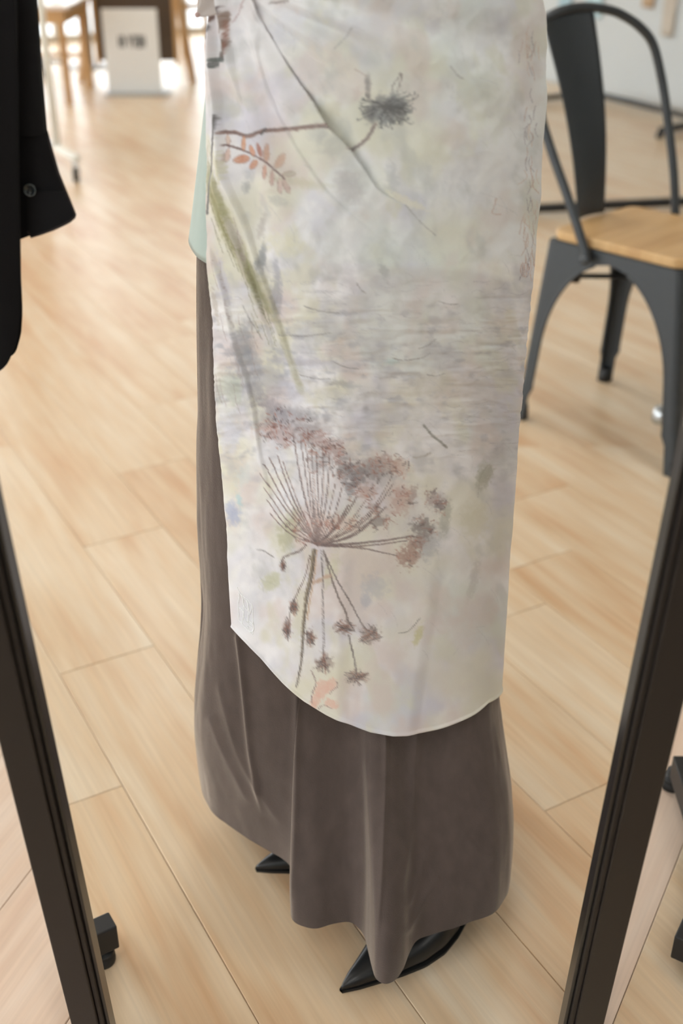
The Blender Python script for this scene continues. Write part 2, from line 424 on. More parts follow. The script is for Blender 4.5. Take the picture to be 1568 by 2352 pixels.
# foot bar with its levelling screw behind the left post
def leveller(parent, x, y, zt, r=.016):
    lathe('leveller', [(r * .62, zt), (r * .62, .022), (r * .95, .021), (r * 1.0, .017), (r * .9, .0155), (r * 1.0, .014), (r * 1.04, .004), (r * .98, .0)][::-1], M_RUBBER, parent, (x, y, 0))
fx, fy = floor_pt(236, 2205)
fv = np.array([math.cos(math.radians(118)), math.sin(math.radians(118))])
def foot_bar(name, parent, cx_, cy_, ang, w, back, front, z0, z1, m):
    v, f = box_vf(-w / 2, w / 2, -back, front, z0, z1); o = obj(name, v, f, m, parent); o.location = (cx_, cy_, 0); o.rotation_euler = (0, 0, ang); bevel(o, .0025); return o
fa, fb = floor_pt(203, 2135, .07), floor_pt(259, 2110, .07); fd = (fb - fa) / np.linalg.norm(fb - fa)
bar('foot_bar', (fb[0] - fd[0] * .062, fb[1] - fd[1] * .062 - Y0, .049), (fb[0], fb[1] - Y0, .049), .030, .042, M_DARKMETAL, fr, .0022)
leveller(fr, *(floor_pt(238, 2206) - np.array([0, Y0])), .03, .0165)
bar('foot_bar', (ILX - .022, .005, .049), (fb[0] - fd[0] * .045, fb[1] - fd[1] * .045 - Y0, .049), .020, .038, M_DARKMETAL, fr, .0022)
bar('foot_bar', (IRX + .027, .005, .049), (IRX + .075, .16, .049), .026, .040, M_DARKMETAL, fr, .0022)
leveller(fr, IRX + .07, .145, .03, .0155)

# ------------------------------------------------------------------ black rack base on the right, outside the frame
rb = empty('rack_base', (0, 0, 0)); tag(rb, 'black square-tube rack base on levelling feet beside the mirror post', 'rack')
def px3(x, y, z): q = floor_pt(x, y, z); return Vector((q[0], q[1], z))
a = px3(1545, 1735, .075); b = px3(1600, 1905, .075)
dirv = (b - a).normalized()
a2 = a + dirv * .0; b2 = a + dirv * .42
side = Vector((-dirv.y, dirv.x, 0))
if side.x < 0: side = -side
off = side * .022
bar('base_bar', a2 + off - Vector((0, 0, .022)), b2 + off - Vector((0, 0, .022)), .044, .044, M_DARKMETAL, rb, .002)
leveller(rb, *floor_pt(1541, 1805), .034, .018)
c = px3(1542, 2190, .03); d = px3(1600, 2060, .03)
bar('base_bar', c, c + (d - c).normalized() * .5, .044, .044, M_DARKMETAL, rb, .002) if False else None
dd = (d - c).normalized(); ss = Vector((dd.y, -dd.x, 0))
if ss.x < 0: ss = -ss
bar('cross_bar', c + ss * .02 + Vector((0, 0, .012)), c + ss * .02 + dd * .30 + Vector((0, 0, .012)), .042, .042, M_DARKMETAL, rb, .002)
pp = c + ss * .02 + dd * .30
bar('upright', (pp.x + .02, pp.y, .001), (pp.x + .02, pp.y, 1.5), .042, .042, M_DARKMETAL, rb, .002)

# ------------------------------------------------------------------ person: skirt, blouse, scarf, shoes
YC = 1.27
ZT = np.array([-.05, .14, .223, .301, .447, .581, .703, .816, .946, 1.064, 1.151, 1.192, 1.30, 1.45])
XL = np.array([-.21, -.204, -.198, -.196, -.189, -.186, -.180, -.174, -.166, -.146, -.132, -.125, -.13, -.15])
XR = np.array([.236, .232, .219, .212, .211, .210, .207, .206, .207, .207, .203, .194, .18, .19])
def column(z, off, b):
    """centre and half axes of the garment column at height z"""
    l = np.interp(z, ZT, XL) - off; r = np.interp(z, ZT, XR) + off
    return (l + r) / 2, (r - l) / 2, b + off
def grid_obj(name, P, m, parent, closed=False, smooth=True):
    """P: rows x cols x 3"""
    R, K = P.shape[:2]; n = R * K
    i, j = np.meshgrid(np.arange(R - 1), np.arange(K if closed else K - 1), indexing='ij')
    j2 = (j + 1) % K
    F = np.stack([i * K + j, i * K + j2, (i + 1) * K + j2, (i + 1) * K + j], -1).reshape(-1, 4)
    me = bpy.data.meshes.new(name); me.vertices.add(n); me.vertices.foreach_set('co', P.reshape(-1).astype(np.float32))
    me.loops.add(F.size); me.loops.foreach_set('vertex_index', F.reshape(-1).astype(np.int32))
    me.polygons.add(len(F)); me.polygons.foreach_set('loop_start', np.arange(0, F.size, 4, dtype=np.int32))
    me.update(calc_edges=True); me.validate()
    if smooth: me.polygons.foreach_set('use_smooth', np.ones(len(F), dtype=bool))
    me.materials.append(m); o = bpy.data.objects.new(name, me); C.objects.link(o)
    if parent: o.parent = parent
    return o
def vnoise(x, y, seed):
    r = np.random.RandomState(seed).rand(64, 64)
    x = np.asarray(x, float); y = np.asarray(y, float)
    xi = np.floor(x).astype(int); yi = np.floor(y).astype(int); fx_ = x - xi; fy_ = y - yi
    fx_ = fx_ * fx_ * (3 - 2 * fx_); fy_ = fy_ * fy_ * (3 - 2 * fy_)
    g = lambda a, b: r[a % 64, b % 64]
    return (g(xi, yi) * (1 - fx_) + g(xi + 1, yi) * fx_) * (1 - fy_) + (g(xi, yi + 1) * (1 - fx_) + g(xi + 1, yi + 1) * fx_) * fy_
def fbm(x, y, seed, octv=4):
    s = 0; a = .5; t = 0
    for k in range(octv):
        s = s + a * vnoise(x * 2 ** k, y * 2 ** k, seed + k); t += a; a *= .5
    return s / t

person = empty('person', (0.02, YC, 0)); person_inv = Vector((-.02, -YC, 0))
tag(person, 'person in a long taupe skirt, printed wrap scarf and black pointed shoes', 'person')
def pshift(P): return np.asarray(P, float) - np.array([.02, YC, 0])

# --- body (one skinned surface, hidden under the clothes)
def body():
    J = [(.02, 1.28, .93), (.02, 1.28, 1.08), (.02, 1.28, 1.24), (.02, 1.28, 1.40),
         (.085, 1.27, .86), (.10, 1.29, .47), (.130, 1.185, .10), (.075, 1.112, .035),
         (-.05, 1.295, .86), (-.035, 1.31, .47), (.02, 1.335, .10), (-.035, 1.297, .035)]
    R = [.085, .082, .088, .095, .07, .045, .026, .02, .07, .045, .026, .02]
    E = [(0, 1), (1, 2), (2, 3), (0, 4), (4, 5), (5, 6), (6, 7), (0, 8), (8, 9), (9, 10), (10, 11)]
    me = bpy.data.meshes.new('body'); me.from_pydata([tuple(pshift(p)) for p in J], E, []); me.materials.append(M_SKIN)
    o = bpy.data.objects.new('body', me); C.objects.link(o); o.parent = person
    sk = o.modifiers.new('skin', 'SKIN')
    for i, r in enumerate(R):
        v = me.skin_vertices[0].data[i]; v.radius = (r, r); v.use_root = (i == 0)
    s = o.modifiers.new('sub', 'SUBSURF'); s.levels = 2; s.render_levels = 2
    return o
body()

def curve_sd(px, py, c):
    """signed distance to a polyline (positive on its left, lower-left for one running down-right), and the running fraction"""
    best = np.full(px.shape, 1e9); sd = np.zeros(px.shape); tt = np.zeros(px.shape)
    for i in range(len(c) - 1):
        ax_, ay_ = c[i]; dx, dy = c[i + 1] - c[i]; L2 = dx * dx + dy * dy + 1e-9
        t = np.clip(((px - ax_) * dx + (py - ay_) * dy) / L2, 0, 1); qx, qy = px - ax_ - t * dx, py - ay_ - t * dy
        d = np.hypot(qx, qy); m = d < best; best = np.where(m, d, best)
        sd = np.where(m, np.where(dx * qy - dy * qx > 0, d, -d), sd); tt = np.where(m, (i + t) / (len(c) - 1), tt)
    return sd, tt
SKIRT_RIDGES = [(catmull(p, 6), amp, w) for p, amp, w in [
    ([(546, 1440), (556, 1520), (566, 1620), (576, 1720), (590, 1800), (604, 1880)], .005, 8), ([(884, 1660), (884, 1760), (882, 1850), (876, 1980), (870, 2080), (864, 2190)], .0045, 7),
    ([(956, 1660), (948, 1760), (946, 1840), (936, 1940), (924, 2050)], .0045, 13), ([(684, 1560), (682, 1700), (679, 1850), (674, 1990), (668, 2080)], .004, 10), ([(800, 1640), (806, 1800), (816, 1950), (822, 2090)], .003, 26),
    ([(480, 1640), (510, 1720), (545, 1790), (575, 1850)], .0025, 12), ([(500, 1560), (530, 1680), (560, 1760), (610, 1840), (650, 1900)], .0022, 10), ([(1010, 2010), (975, 2060), (950, 2110), (930, 2150)], .0028, 9), ([(985, 1940), (960, 2010), (935, 2090)], .0022, 8), ([(1050, 1900), (1090, 1950), (1130, 1980)], .002, 14)]]
# --- skirt: hem outline (front read from the photo, back closed), blended up into the body column
HEM = [(-.215, 1.335, .085), (-.197, 1.283, .08), (-.166, 1.25, .078), (-.13, 1.222, .075), (-.106, 1.203, .075), (-.087, 1.188, .078),
       (-.066, 1.168, .08), (-.049, 1.15, .082), (-.054, 1.122, .08), (-.068, 1.098, .078), (-.066, 1.079, .075), (-.052, 1.069, .073), (-.034, 1.065, .072),
       (-.012, 1.069, .075), (.010, 1.071, .076), (.022, 1.064, .074), (.030, 1.052, .072), (.035, 1.032, .068), (.040, 1.010, .062),
       (.045, .997, .058), (.056, .990, .058), (.069, .996, .058), (.080, 1.010, .062), (.089, 1.029, .07), (.098, 1.040, .078), (.115, 1.048, .08),
       (.150, 1.059, .08), (.180, 1.073, .078), (.207, 1.09, .075), (.226, 1.118, .072), (.237, 1.155, .068),
       (.246, 1.22, .065), (.245, 1.30, .065), (.215, 1.38, .07), (.15, 1.44, .075), (.05, 1.465, .08), (-.05, 1.455, .08), (-.14, 1.43, .085), (-.195, 1.385, .085)]
def skirt():
    K = 900
    h = resample(catmull(HEM, 12, True), K, True)
    a = np.zeros(K)
    # matching angle on the column: front half by x, back half by arc
    i0 = 0; i1 = int(np.argmin(np.linalg.norm(h[:, :2] - np.array([.242, 1.19]), axis=1)))
    fx_ = h[:i1, 0].copy()
    ker = np.ones(41) / 41; fs = np.convolve(np.pad(fx_, 20, 'edge'), ker, 'valid'); fs = np.maximum.accumulate(fs)
    t = (fs - fs[0]) / (fs[-1] - fs[0]); t = .97 * t + .03 * np.linspace(0, 1, i1)
    a[:i1] = math.pi + np.arccos(np.clip(1 - 2 * t, -1, 1))
    a[i1:] = 2 * math.pi + math.pi * np.linspace(0, 1, K - i1, endpoint=False)
    kw = np.exp(-.5 * (np.arange(-160, 161) / 55.) ** 2); kw /= kw.sum()
    hs = np.stack([np.convolve(np.concatenate([h[-160:, q], h[:, q], h[:160, q]]), kw, 'valid') for q in (0, 1)], 1); det = h[:, :2] - hs
    rows = []
    ztop = 1.02
    for t in np.concatenate([np.linspace(0, .55, 40, endpoint=False), np.linspace(.55, 1, 130)]):
        z = ztop + (h[:, 2] - ztop) * t
        cx_, ax, by = column(z, -.004, .112)
        ex = cx_ + ax * np.cos(a); ey = YC + by * np.sin(a)
        w = smooth01((.43 - z) / .37) ** 1.35
        # folds fade upward: blend of a smoothed hem and the detailed hem
        wd = smooth01((.47 - z) / .40) ** .85
        x = ex + (hs[:, 0] - ex) * w + det[:, 0] * wd; y = ey + (hs[:, 1] - ey) * w + det[:, 1] * wd
        # long soft vertical creases
        cr = .0012 * np.sin(a * 9 + 1.2 * np.sin(z * 7)) * smooth01((.95 - z) / .6) * (1 - w * .6)
        lum = (vnoise(a * 6, z * 9, 3) - .5) * .004 + (vnoise(a * 16, z * 34, 5) - .5) * .0007
        x = x + np.cos(a) * (cr + lum); y = y + np.sin(a) * (cr + lum)
        rows.append(np.stack([x, y, z], 1))
    R = np.array(rows); px, py = project(R); nrm = np.stack([np.cos(a), np.sin(a), 0 * a], 1)[None]
    for c, amp, wd_ in SKIRT_RIDGES:
        sd, t = curve_sd(px, py, c); e = smooth01(t / .08) * (1 - smooth01((t - .8) / .2)) * (np.sin(a) < .1)[None]
        R = R + nrm * (amp * e * np.exp(-(np.abs(sd) / wd_) ** 1.5))[..., None]
    rows = list(R)
    P = pshift(np.array(rows)); return grid_obj('skirt', P, M_VELVET, person, closed=True)
skirt_o = skirt(); skirt_o['label'] = 'taupe velveteen long flared skirt'

# --- blouse with curved shirt-tail hem
def blouse():
    K = 240; a = np.linspace(0, 2 * math.pi, K, endpoint=False)
    # hem is lowest in front, rises over the hips
    hem = .948 - .018 * np.clip(-np.sin(a) - .1, 0, 1) + .004 * np.sin(3 * a)
    rows = []
    for t in np.linspace(0, 1, 70):
        z = 1.44 + (hem - 1.44) * t; cx_, ax, by = column(z, .003 + .003 * t, .114)
        w = (vnoise(a * 5, z * 8, 9) - .5) * .004
        rows.append(np.stack([cx_ + (ax + w) * np.cos(a), YC + (by + w) * np.sin(a), z], 1))
    e = rows[-1].copy(); cx_, ax, by = column(e[:, 2], .001, .112); e = np.stack([cx_ + ax * np.cos(a), YC + by * np.sin(a), e[:, 2] + .004], 1); rows.append(e)
    return grid_obj('blouse', pshift(np.array(rows)), M_BLOUSE, person, closed=True)
bo = blouse(); bo['label'] = 'pale mint blouse with a curved shirt-tail hem'

# --- print of the scarf, drawn on a canvas in photo pixels
X0, Y0C, WC, HC = 420, -60, 840, 1790
gy, gx = np.mgrid[0:HC, 0:WC].astype(float); gx += X0; gy += Y0C
canvas = np.empty((HC, WC, 3)); canvas[:] = (222, 219, 218)
def lay(col, alpha):
    global canvas
    canvas += (np.array(col, float) - canvas) * np.clip(alpha, 0, 1)[..., None]
def stain(col, sx, sy, seed, lo, hi, amt, mask=1.0, ang=0.):
    c, s = math.cos(ang), math.sin(ang); x = (gx * c + gy * s) / sx; y = (-gx * s + gy * c) / sy
    n = fbm(x, y, seed, 4); lay(col, amt * smooth01((n - lo) / (hi - lo)) * mask)
stain((232, 230, 231), 210, 190, 31, .45, .7, .7)
stain((188, 186, 198), 105, 120, 41, .45, .70, .75)
stain((198, 196, 200), 46, 58, 141, .46, .72, .5, ang=.3)
stain((204, 200, 176), 60, 90, 151, .52, .75, .6, ang=-.3)
stain((212, 208, 186), 130, 170, 51, .48, .74, .75, ang=.5)
stain((206, 214, 206), 180, 200, 61, .5, .75, .6, smooth01((gx - 600) / 300))
stain((204, 188, 182), 80, 100, 71, .50, .74, .6)
stain((176, 174, 178), 60, 34, 81, .54, .8, .55, smooth01((gy - 480) / 200) * smooth01((1300 - gy) / 200), ang=.12)
stain((176, 176, 172), 36, 60, 91, .56, .82, .45, smooth01((1500 - gy) / 200), ang=-.35)
stain((156, 156, 162), 30, 18, 101, .56, .82, .6, smooth01((gy - 640) / 120) * smooth01((1180 - gy) / 200))
def blob(x, y, rx, ry, col, alpha, ang=0., rough=.35, soft=.35, seed=0):
    pad = max(rx, ry) * 1.7 + 4
    i0, i1 = int(max(0, y - pad - Y0C)), int(min(HC, y + pad - Y0C)); j0, j1 = int(max(0, x - pad - X0)), int(min(WC, x + pad - X0))
    if i1 <= i0 or j1 <= j0: return
    c, s = math.cos(math.radians(ang)), math.sin(math.radians(ang))
    dx, dy = gx[i0:i1, j0:j1] - x, gy[i0:i1, j0:j1] - y
    u, v = (dx * c + dy * s) / rx, (-dx * s + dy * c) / ry
    n = fbm(gx[i0:i1, j0:j1] / (3 + .16 * min(rx, ry)), gy[i0:i1, j0:j1] / (3 + .16 * min(rx, ry)), 200 + seed, 3)
    d = np.sqrt(u * u + v * v) + (n - .5) * 2 * rough
    a = alpha * smooth01((1 - d) / max(soft, .02)) * (.72 + .56 * n)
    canvas[i0:i1, j0:j1] += (np.array(col, float) - canvas[i0:i1, j0:j1]) * np.clip(a, 0, 1)[..., None]
def line(pts, w, col, alpha=.8, jit=.5, w2=None, sp=1.0):
    P = resample(catmull(pts, 14), max(4, int(np.linalg.norm(np.diff(np.array(pts, float), axis=0), axis=1).sum() / sp)))
    n = len(P); ww = np.linspace(w, w2 if w2 is not None else w, n)
    al = alpha * (.65 + .7 * RNG.rand(n // 6 + 2))
    col = np.array(col, float)
    for k in range(n):
        x = P[k, 0] + RNG.randn() * jit; y = P[k, 1] + RNG.randn() * jit; r = ww[k] / 2
        i0, i1 = int(y - r - 2 - Y0C), int(y + r + 3 - Y0C); j0, j1 = int(x - r - 2 - X0), int(x + r + 3 - X0)
        if i0 < 0 or j0 < 0 or i1 > HC or j1 > WC: continue
        d = np.hypot(gx[i0:i1, j0:j1] - x, gy[i0:i1, j0:j1] - y)
        a = np.clip(r + .8 - d, 0, 1) * min(1, al[k // 6]) * .55
        canvas[i0:i1, j0:j1] += (col - canvas[i0:i1, j0:j1]) * a[..., None]
INK, BROWN, RUST, OLIVE, SLATE, ROSE = (84, 80, 80), (112, 88, 80), (184, 130, 104), (150, 146, 96), (112, 116, 122), (200, 160, 144)
# grey smudges and olive washes
for (x, y, rx, ry, col, al, an) in [
    (602, 590, 14, 46, SLATE, .55, 10), (632, 690, 20, 60, SLATE, .42, 0), (640, 460, 30, 16, SLATE, .2, 20), (565, 430, 12, 20, SLATE, .35, 0), (600, 520, 14, 40, (150, 140, 130), .35, 15),
    (575, 400, 18, 22, SLATE, .2, 0), (650, 560, 60, 36, (214, 208, 178), .55, 10), (700, 420, 90, 16, OLIVE, .22, 8), (760, 340, 50, 36, SLATE, .22, 30), (800, 430, 30, 60, (150, 140, 146), .35, -35),
    (760, 250, 34, 36, (196, 188, 160), .5, 0), (900, 410, 18, 50, SLATE, .28, -10), (930, 460, 70, 14, (224, 214, 186), .6, 25), (880, 620, 14, 36, SLATE, .30, -20),
    (620, 870, 70, 50, (150, 148, 156), .45, 20), (560, 790, 26, 70, SLATE, .4, 0), (530, 880, 40, 50, (160, 164, 150), .5, 10), (580, 830, 20, 60, (140, 142, 150), .45, -20),
    (680, 950, 80, 18, SLATE, .35, 5), (700, 830, 120, 16, (176, 174, 186), .45, 4), (790, 880, 50, 12, SLATE, .3, 10), (900, 830, 22, 12, (182, 206, 204), .6, 0),
    (1000, 880, 90, 40, (192, 186, 172), .5, 0), (1100, 900, 60, 70, (200, 190, 176), .4, 0), (860, 760, 160, 50, (206, 208, 206), .5, 0),
    (535, 1180, 20, 44, (150, 160, 190), .6, -10), (548, 1150, 8, 30, (160, 196, 200), .5, -10), (665, 1215, 34, 66, (160, 158, 118), .55, 15), (624, 1335, 34, 26, (172, 172, 134), .6, -30),
    (690, 1400, 26, 90, (196, 194, 160), .45, 5), (760, 1310, 22, 50, (190, 188, 150), .5, 20), (860, 1345, 44, 36, (160, 162, 174), .45, 30), (840, 1380, 16, 24, (140, 146, 168), .4, 0),
    (985, 1250, 30, 50, (120, 126, 134), .45, 20), (1020, 1190, 16, 60, (122, 124, 110), .5, 10), (1110, 1090, 26, 40, (150, 150, 132), .6, 20), (1090, 1190, 46, 60, (196, 190, 160), .5, 0), (1085, 1330, 14, 60, (150, 140, 136), .35, 15),
    (958, 1455, 12, 36, (170, 166, 96), .6, 20), (1010, 1560, 90, 60, (208, 202, 192), .4, 0), (1060, 1450, 50, 50, (206, 192, 184), .4, 0), (930, 1000, 30, 30, (196, 190, 186), .4, 0),
    (700, 60, 110, 60, (204, 204, 212), .5, 10), (640, 230, 70, 90, (216, 208, 212), .4, 30), (860, 60, 60, 40, (204, 200, 206), .5, 0), (1000, 60, 26, 30, (190, 184, 190), .5, 0), (1120, 240, 70, 120, (208, 208, 190), .45, 0)]:
    blob(x, y, rx, ry, col, al, an, .45, .7, int(x))
# olive leaf running down the left edge
for k, t in enumerate(np.linspace(0, 1, 26)):
    x = 490 + 125 * t ** 1.2; y = 395 + 320 * t; blob(x, y, 25 - 6 * t, 34, (142, 138, 92), .34 * (1 - .6 * t), -22, .5, .6, k * 3)
    blob(x + 3 * RNG.randn(), y, 9, 30, (112, 110, 72), .30 * (1 - .5 * t), -22, .5, .6, k * 5)
for (x, y, rx, ry, an, c_) in [(505, 360, 14, 60, 8, (192, 190, 160)), (520, 380, 12, 44, -6, (190, 186, 150)), (490, 340, 8, 50, 5, (200, 196, 176)), (545, 540, 14, 70, -20, (204, 196, 196)), (560, 600, 10, 60, -18, (178, 168, 160)), (520, 640, 12, 70, -12, (190, 186, 198)), (500, 700, 10, 60, -8, (172, 162, 150)),
        (640, 640, 12, 60, -10, (150, 150, 158)), (560, 860, 30, 60, -20, (150, 150, 158)), (545, 900, 24, 40, 10, (168, 172, 156)), (590, 900, 24, 50, -25, (146, 142, 148)), (620, 930, 34, 24, 20, (150, 140, 142)), (530, 1000, 30, 50, 0, (206, 206, 214)), (560, 1090, 24, 40, 20, (200, 204, 200))]:
    blob(x, y, rx, ry, c_, .55, an, .6, .7, int(x + y))
for (x, y, rx, ry, c_, al) in [(690, 980, 110, 50, (168, 160, 162), .5), (640, 945, 60, 34, (158, 152, 158), .45), (760, 1030, 70, 40, (160, 152, 152), .4), (850, 1085, 80, 44, (150, 146, 150), .45), (735, 1110, 90, 80, (206, 198, 198), .4), (910, 1150, 50, 50, (190, 172, 166), .4), (970, 1230, 50, 60, (160, 156, 158), .4), (860, 1190, 60, 40, (196, 184, 178), .4)]:
    blob(x, y, rx, ry, c_, al, 10, .6, .8, int(x * 2 + y))
for k in range(16):
    x = 480 + RNG.rand() * 40; y = 300 + RNG.rand() * 170; line([(x, y), (x + 4 * RNG.randn(), y + 30), (x + 6, y + 60)], 1.6, (160, 156, 120), .5)
for k in range(26):
    t = RNG.rand(); x = 484 + 130 * t + 12 * RNG.randn(); y = 430 + 330 * t; line([(x, y), (x + 8, y + 26), (x + 18, y + 54)], 1.4, (116, 112, 84), .45)
for k in range(14):
    x = 495 + RNG.rand() * 90; y = 480 + RNG.rand() * 420; line([(x, y), (x + 5, y + 34), (x + 14, y + 66)], 1.4, (150, 134, 130), .5)
for t in np.linspace(0, 1, 16): blob(600 + 90 * t, 640 + 250 * t, 13, 22, (160, 156, 122), .32, -24, .3, .6, int(t * 90))
line([(514, 268), (511, 300), (506, 345), (498, 385), (489, 440), (484, 490)], 6, (100, 98, 96), .7, .8)
line([(514, 262), (508, 330), (499, 388)], 2.5, INK, .8)
# dark seed heads near the knot
for (x, y, rx, ry, c_) in [(504, 40, 6, 16, BROWN), (500, 66, 7, 12, (92, 84, 82)), (497, 84, 6, 8, (90, 88, 90)), (494, 108, 5, 14, RUST), (526, 60, 9, 34, (132, 112, 100)), (530, 108, 12, 24, (112, 98, 88)), (524, 128, 12, 12, (106, 94, 88)), (514, 137, 12, 7, (104, 108, 104)), (508, 148, 5, 9, (96, 98, 96)), (512, 22, 9, 5, (150, 152, 146))]:
    blob(x, y, rx, ry, c_, .85, 8, .25, .3, int(y))
line([(523, 20), (524, 70), (527, 118), (523, 134)], 3, (86, 70, 66), .8); line([(531, 50), (536, 90), (538, 125)], 2, (140, 96, 80), .7)
line([(574, 2), (556, 14), (553, 34), (544, 46), (538, 56)], 2, (160, 130, 128), .6, 1); line([(616, 8), (640, 4), (664, 1)], 4, (130, 120, 116), .6, 1.2)
# thistle branch
line([(520, 303), (545, 305), (570, 313), (590, 308), (612, 300), (650, 298), (700, 296), (735, 301), (752, 312)], 8, (134, 108, 100), .62, 1.0)
line([(520, 300), (560, 309), (600, 303), (650, 296), (710, 296), (752, 310)], 2, INK, .55, .8); line([(608, 307), (616, 294)], 4, INK, .7)
line([(782, 350), (806, 345), (828, 330), (846, 312), (856, 294), (862, 284)], 7, (132, 110, 104), .6, 1.0); line([(790, 350), (830, 330), (858, 292)], 2, INK, .6)
blob(888, 252, 58, 46, (108, 108, 110), .80, -8, .40, .4, 5); blob(905, 240, 34, 26, (90, 88, 90), .6, 0, .4, .5, 6); blob(850, 262, 20, 26, (96, 92, 94), .6, 0, .4, .5, 7)
for k in range(60):
    t = math.radians(-30 + 240 * RNG.rand()); r = 34 + 30 * RNG.rand(); bx, by_ = 888 + RNG.randn() * 8, 244 + RNG.randn() * 6
    ex, ey = bx + r * 1.05 * math.cos(t), by_ + r * .85 * math.sin(t)
    line([(bx, by_), ((bx + ex) / 2 + RNG.randn() * 5, (by_ + ey) / 2 + RNG.randn() * 5), (ex, ey), (ex + 3, ey - 6)], 1.5, (60, 58, 60), .7, .4)
line([(896, 214), (902, 196), (914, 182), (922, 170)], 2, (96, 80, 78), .7, .8); line([(912, 210), (920, 190), (924, 172), (918, 168)], 2.4, (104, 84, 80), .7, .8)
line([(844, 175), (846, 200), (845, 228)], 10, (120, 112, 110), .30, 2); line([(816, 158), (830, 166), (842, 174)], 2, (150, 120, 110), .6); blob(820, 215, 16, 22, (196, 176, 168), .5, 0, .5, .6, 8)
# leaf sprig
line([(524, 332), (545, 339), (570, 349), (596, 358), (616, 370), (638, 392), (655, 411)], 4.2, (118, 96, 92), .8, .6, 3)
for (x, y, rx, ry, an, c_) in [(557, 365, 18, 10, -14, (192, 136, 108)), (585, 377, 18, 8, -38, (188, 138, 112)), (562, 329, 6, 18, 8, (200, 150, 118)), (585, 345, 8, 14, -20, (194, 142, 116)), (604, 343, 5, 18, -14, (160, 112, 100)),
    (619, 350, 6, 22, 2, (184, 148, 128)), (646, 369, 9, 19, 28, (192, 160, 140)), (666, 399, 15, 6.5, -6, (176, 166, 150)), (614, 393, 5, 17, 8, (192, 150, 132)), (630, 407, 4.5, 18, 4, (186, 156, 146)), (646, 426, 4.5, 18, -4, (204, 180, 170)), (659, 427, 5.5, 19, -24, (190, 166, 156)), (530, 355, 5, 16, 5, (206, 178, 164)), (529, 320, 4, 12, -8, (208, 186, 170))]:
    blob(x, y, rx, ry, c_, .85, an, .12, .2, int(x * 3)); c, s = math.cos(math.radians(an)), math.sin(math.radians(an))
    q = [(x + rx * math.cos(t) * c - ry * math.sin(t) * s, y + rx * math.cos(t) * s + ry * math.sin(t) * c) for t in np.linspace(0, 5.2, 9)]
    line(q, 1.3, (140, 104, 92), .5, .3)
# umbel: rays, flower clusters, hanging heads
UC = (730, 1250)
for (ex, ey, w, bend) in [(598, 1088, 2, -8), (606, 1066, 2.2, -10), (618, 1052, 2.2, -8), (636, 1048, 2.4, -8), (648, 1060, 1.8, -4), (672, 996, 2.6, -6), (690, 1010, 2, -2), (702, 1020, 2.4, 0), (716, 1030, 2, 0), (727, 1036, 2.2, 2), (742, 1034, 2.2, 4), (757, 1040, 2.4, 6), (770, 1110, 1.8, 4), (786, 1116, 2.2, 8),
        (612, 1150, 2.2, -16), (618, 1180, 2, -14), (606, 1120, 1.8, -14), (902, 1112, 3, 26), (908, 1080, 2.2, 30), (886, 1164, 4, 22), (860, 1190, 3, 12), (840, 1150, 2, 12), (948, 1232, 4.5, 6), (934, 1243, 3, 8), (912, 1278, 3, -6), (800, 1160, 5, 6), (820, 1140, 4, 8)]:
    mx_, my_ = (UC[0] + ex) / 2, (UC[1] + ey) / 2; nx, ny = -(ey - UC[1]), ex - UC[0]; L_ = math.hypot(nx, ny); mx_ += nx / L_ * bend; my_ += ny / L_ * bend
    line([UC, (mx_, my_), (ex, ey)], w * 1.15, (104, 92, 92), .75, .55, w * .8); line([(UC[0] + 2, UC[1]), (mx_ + 2, my_), (ex, ey)], 1.2, (176, 140, 124), .35, .8)
for (x, y, rx, ry, c_, al) in [(612, 985, 32, 22, (186, 160, 152), .55), (650, 1000, 46, 30, (170, 146, 142), .5), (640, 960, 34, 30, (140, 136, 142), .45), (700, 985, 46, 34, (150, 144, 146), .5), (735, 1010, 40, 28, (172, 146, 140), .5), (770, 1030, 32, 22, (150, 118, 112), .45), (735, 1060, 40, 30, (140, 136, 138), .4), (790, 1080, 26, 34, (118, 112, 112), .55),
        (815, 1090, 36, 30, (108, 106, 110), .6), (850, 1080, 44, 30, (124, 118, 118), .55), (890, 1065, 40, 26, (150, 124, 116), .5), (920, 1070, 26, 24, (186, 152, 138), .5), (840, 1130, 26, 22, (168, 138, 126), .5), (805, 1120, 18, 26, (96, 94, 98), .5), (920, 1150, 30, 40, (176, 140, 128), .55), (945, 1140, 12, 30, (130, 104, 98), .5), (860, 1165, 22, 14, (150, 132, 126), .5),
        (870, 1195, 26, 22, (112, 104, 102), .6), (972, 1210, 32, 28, (96, 88, 86), .7), (940, 1275, 28, 36, (140, 104, 92), .75), (960, 1245, 20, 22, (120, 96, 90), .6), (1000, 1148, 26, 26, (140, 116, 112), .55), (1008, 1160, 14, 18, (84, 78, 82), .5), (720, 1215, 60, 40, (196, 172, 160), .3), (790, 1200, 50, 22, (196, 164, 150), .4)]:
    blob(x, y, rx, ry, c_, al, RNG.rand() * 40, .75, .6, int(x + y))
    for k in range(int(rx * .55)):
        t = RNG.rand() * 6.28; r = math.sqrt(RNG.rand()); qx, qy = x + rx * r * math.cos(t), y + ry * r * math.sin(t)
        line([(qx, qy), (qx + 4 * RNG.randn(), qy + 4 * RNG.randn()), (qx + 5 * RNG.randn(), qy + 5 * RNG.randn()), (qx + 5 * RNG.randn(), qy + 5 * RNG.randn())], 1.4, [(78, 66, 66), (128, 84, 74), (164, 112, 96)][k % 3], .55, .4)
line([(722, 1262), (716, 1310), (704, 1370), (697, 1440), (694, 1500), (688, 1550), (682, 1576)], 9, (130, 118, 100), .5, 1.2, 2.5); line([(724, 1262), (718, 1320), (704, 1390), (698, 1460), (694, 1510), (682, 1574)], 3, (84, 78, 74), .8, .6, 2)
line([(728, 1262), (722, 1320), (712, 1380), (706, 1420)], 3, (180, 150, 120), .6, .8)
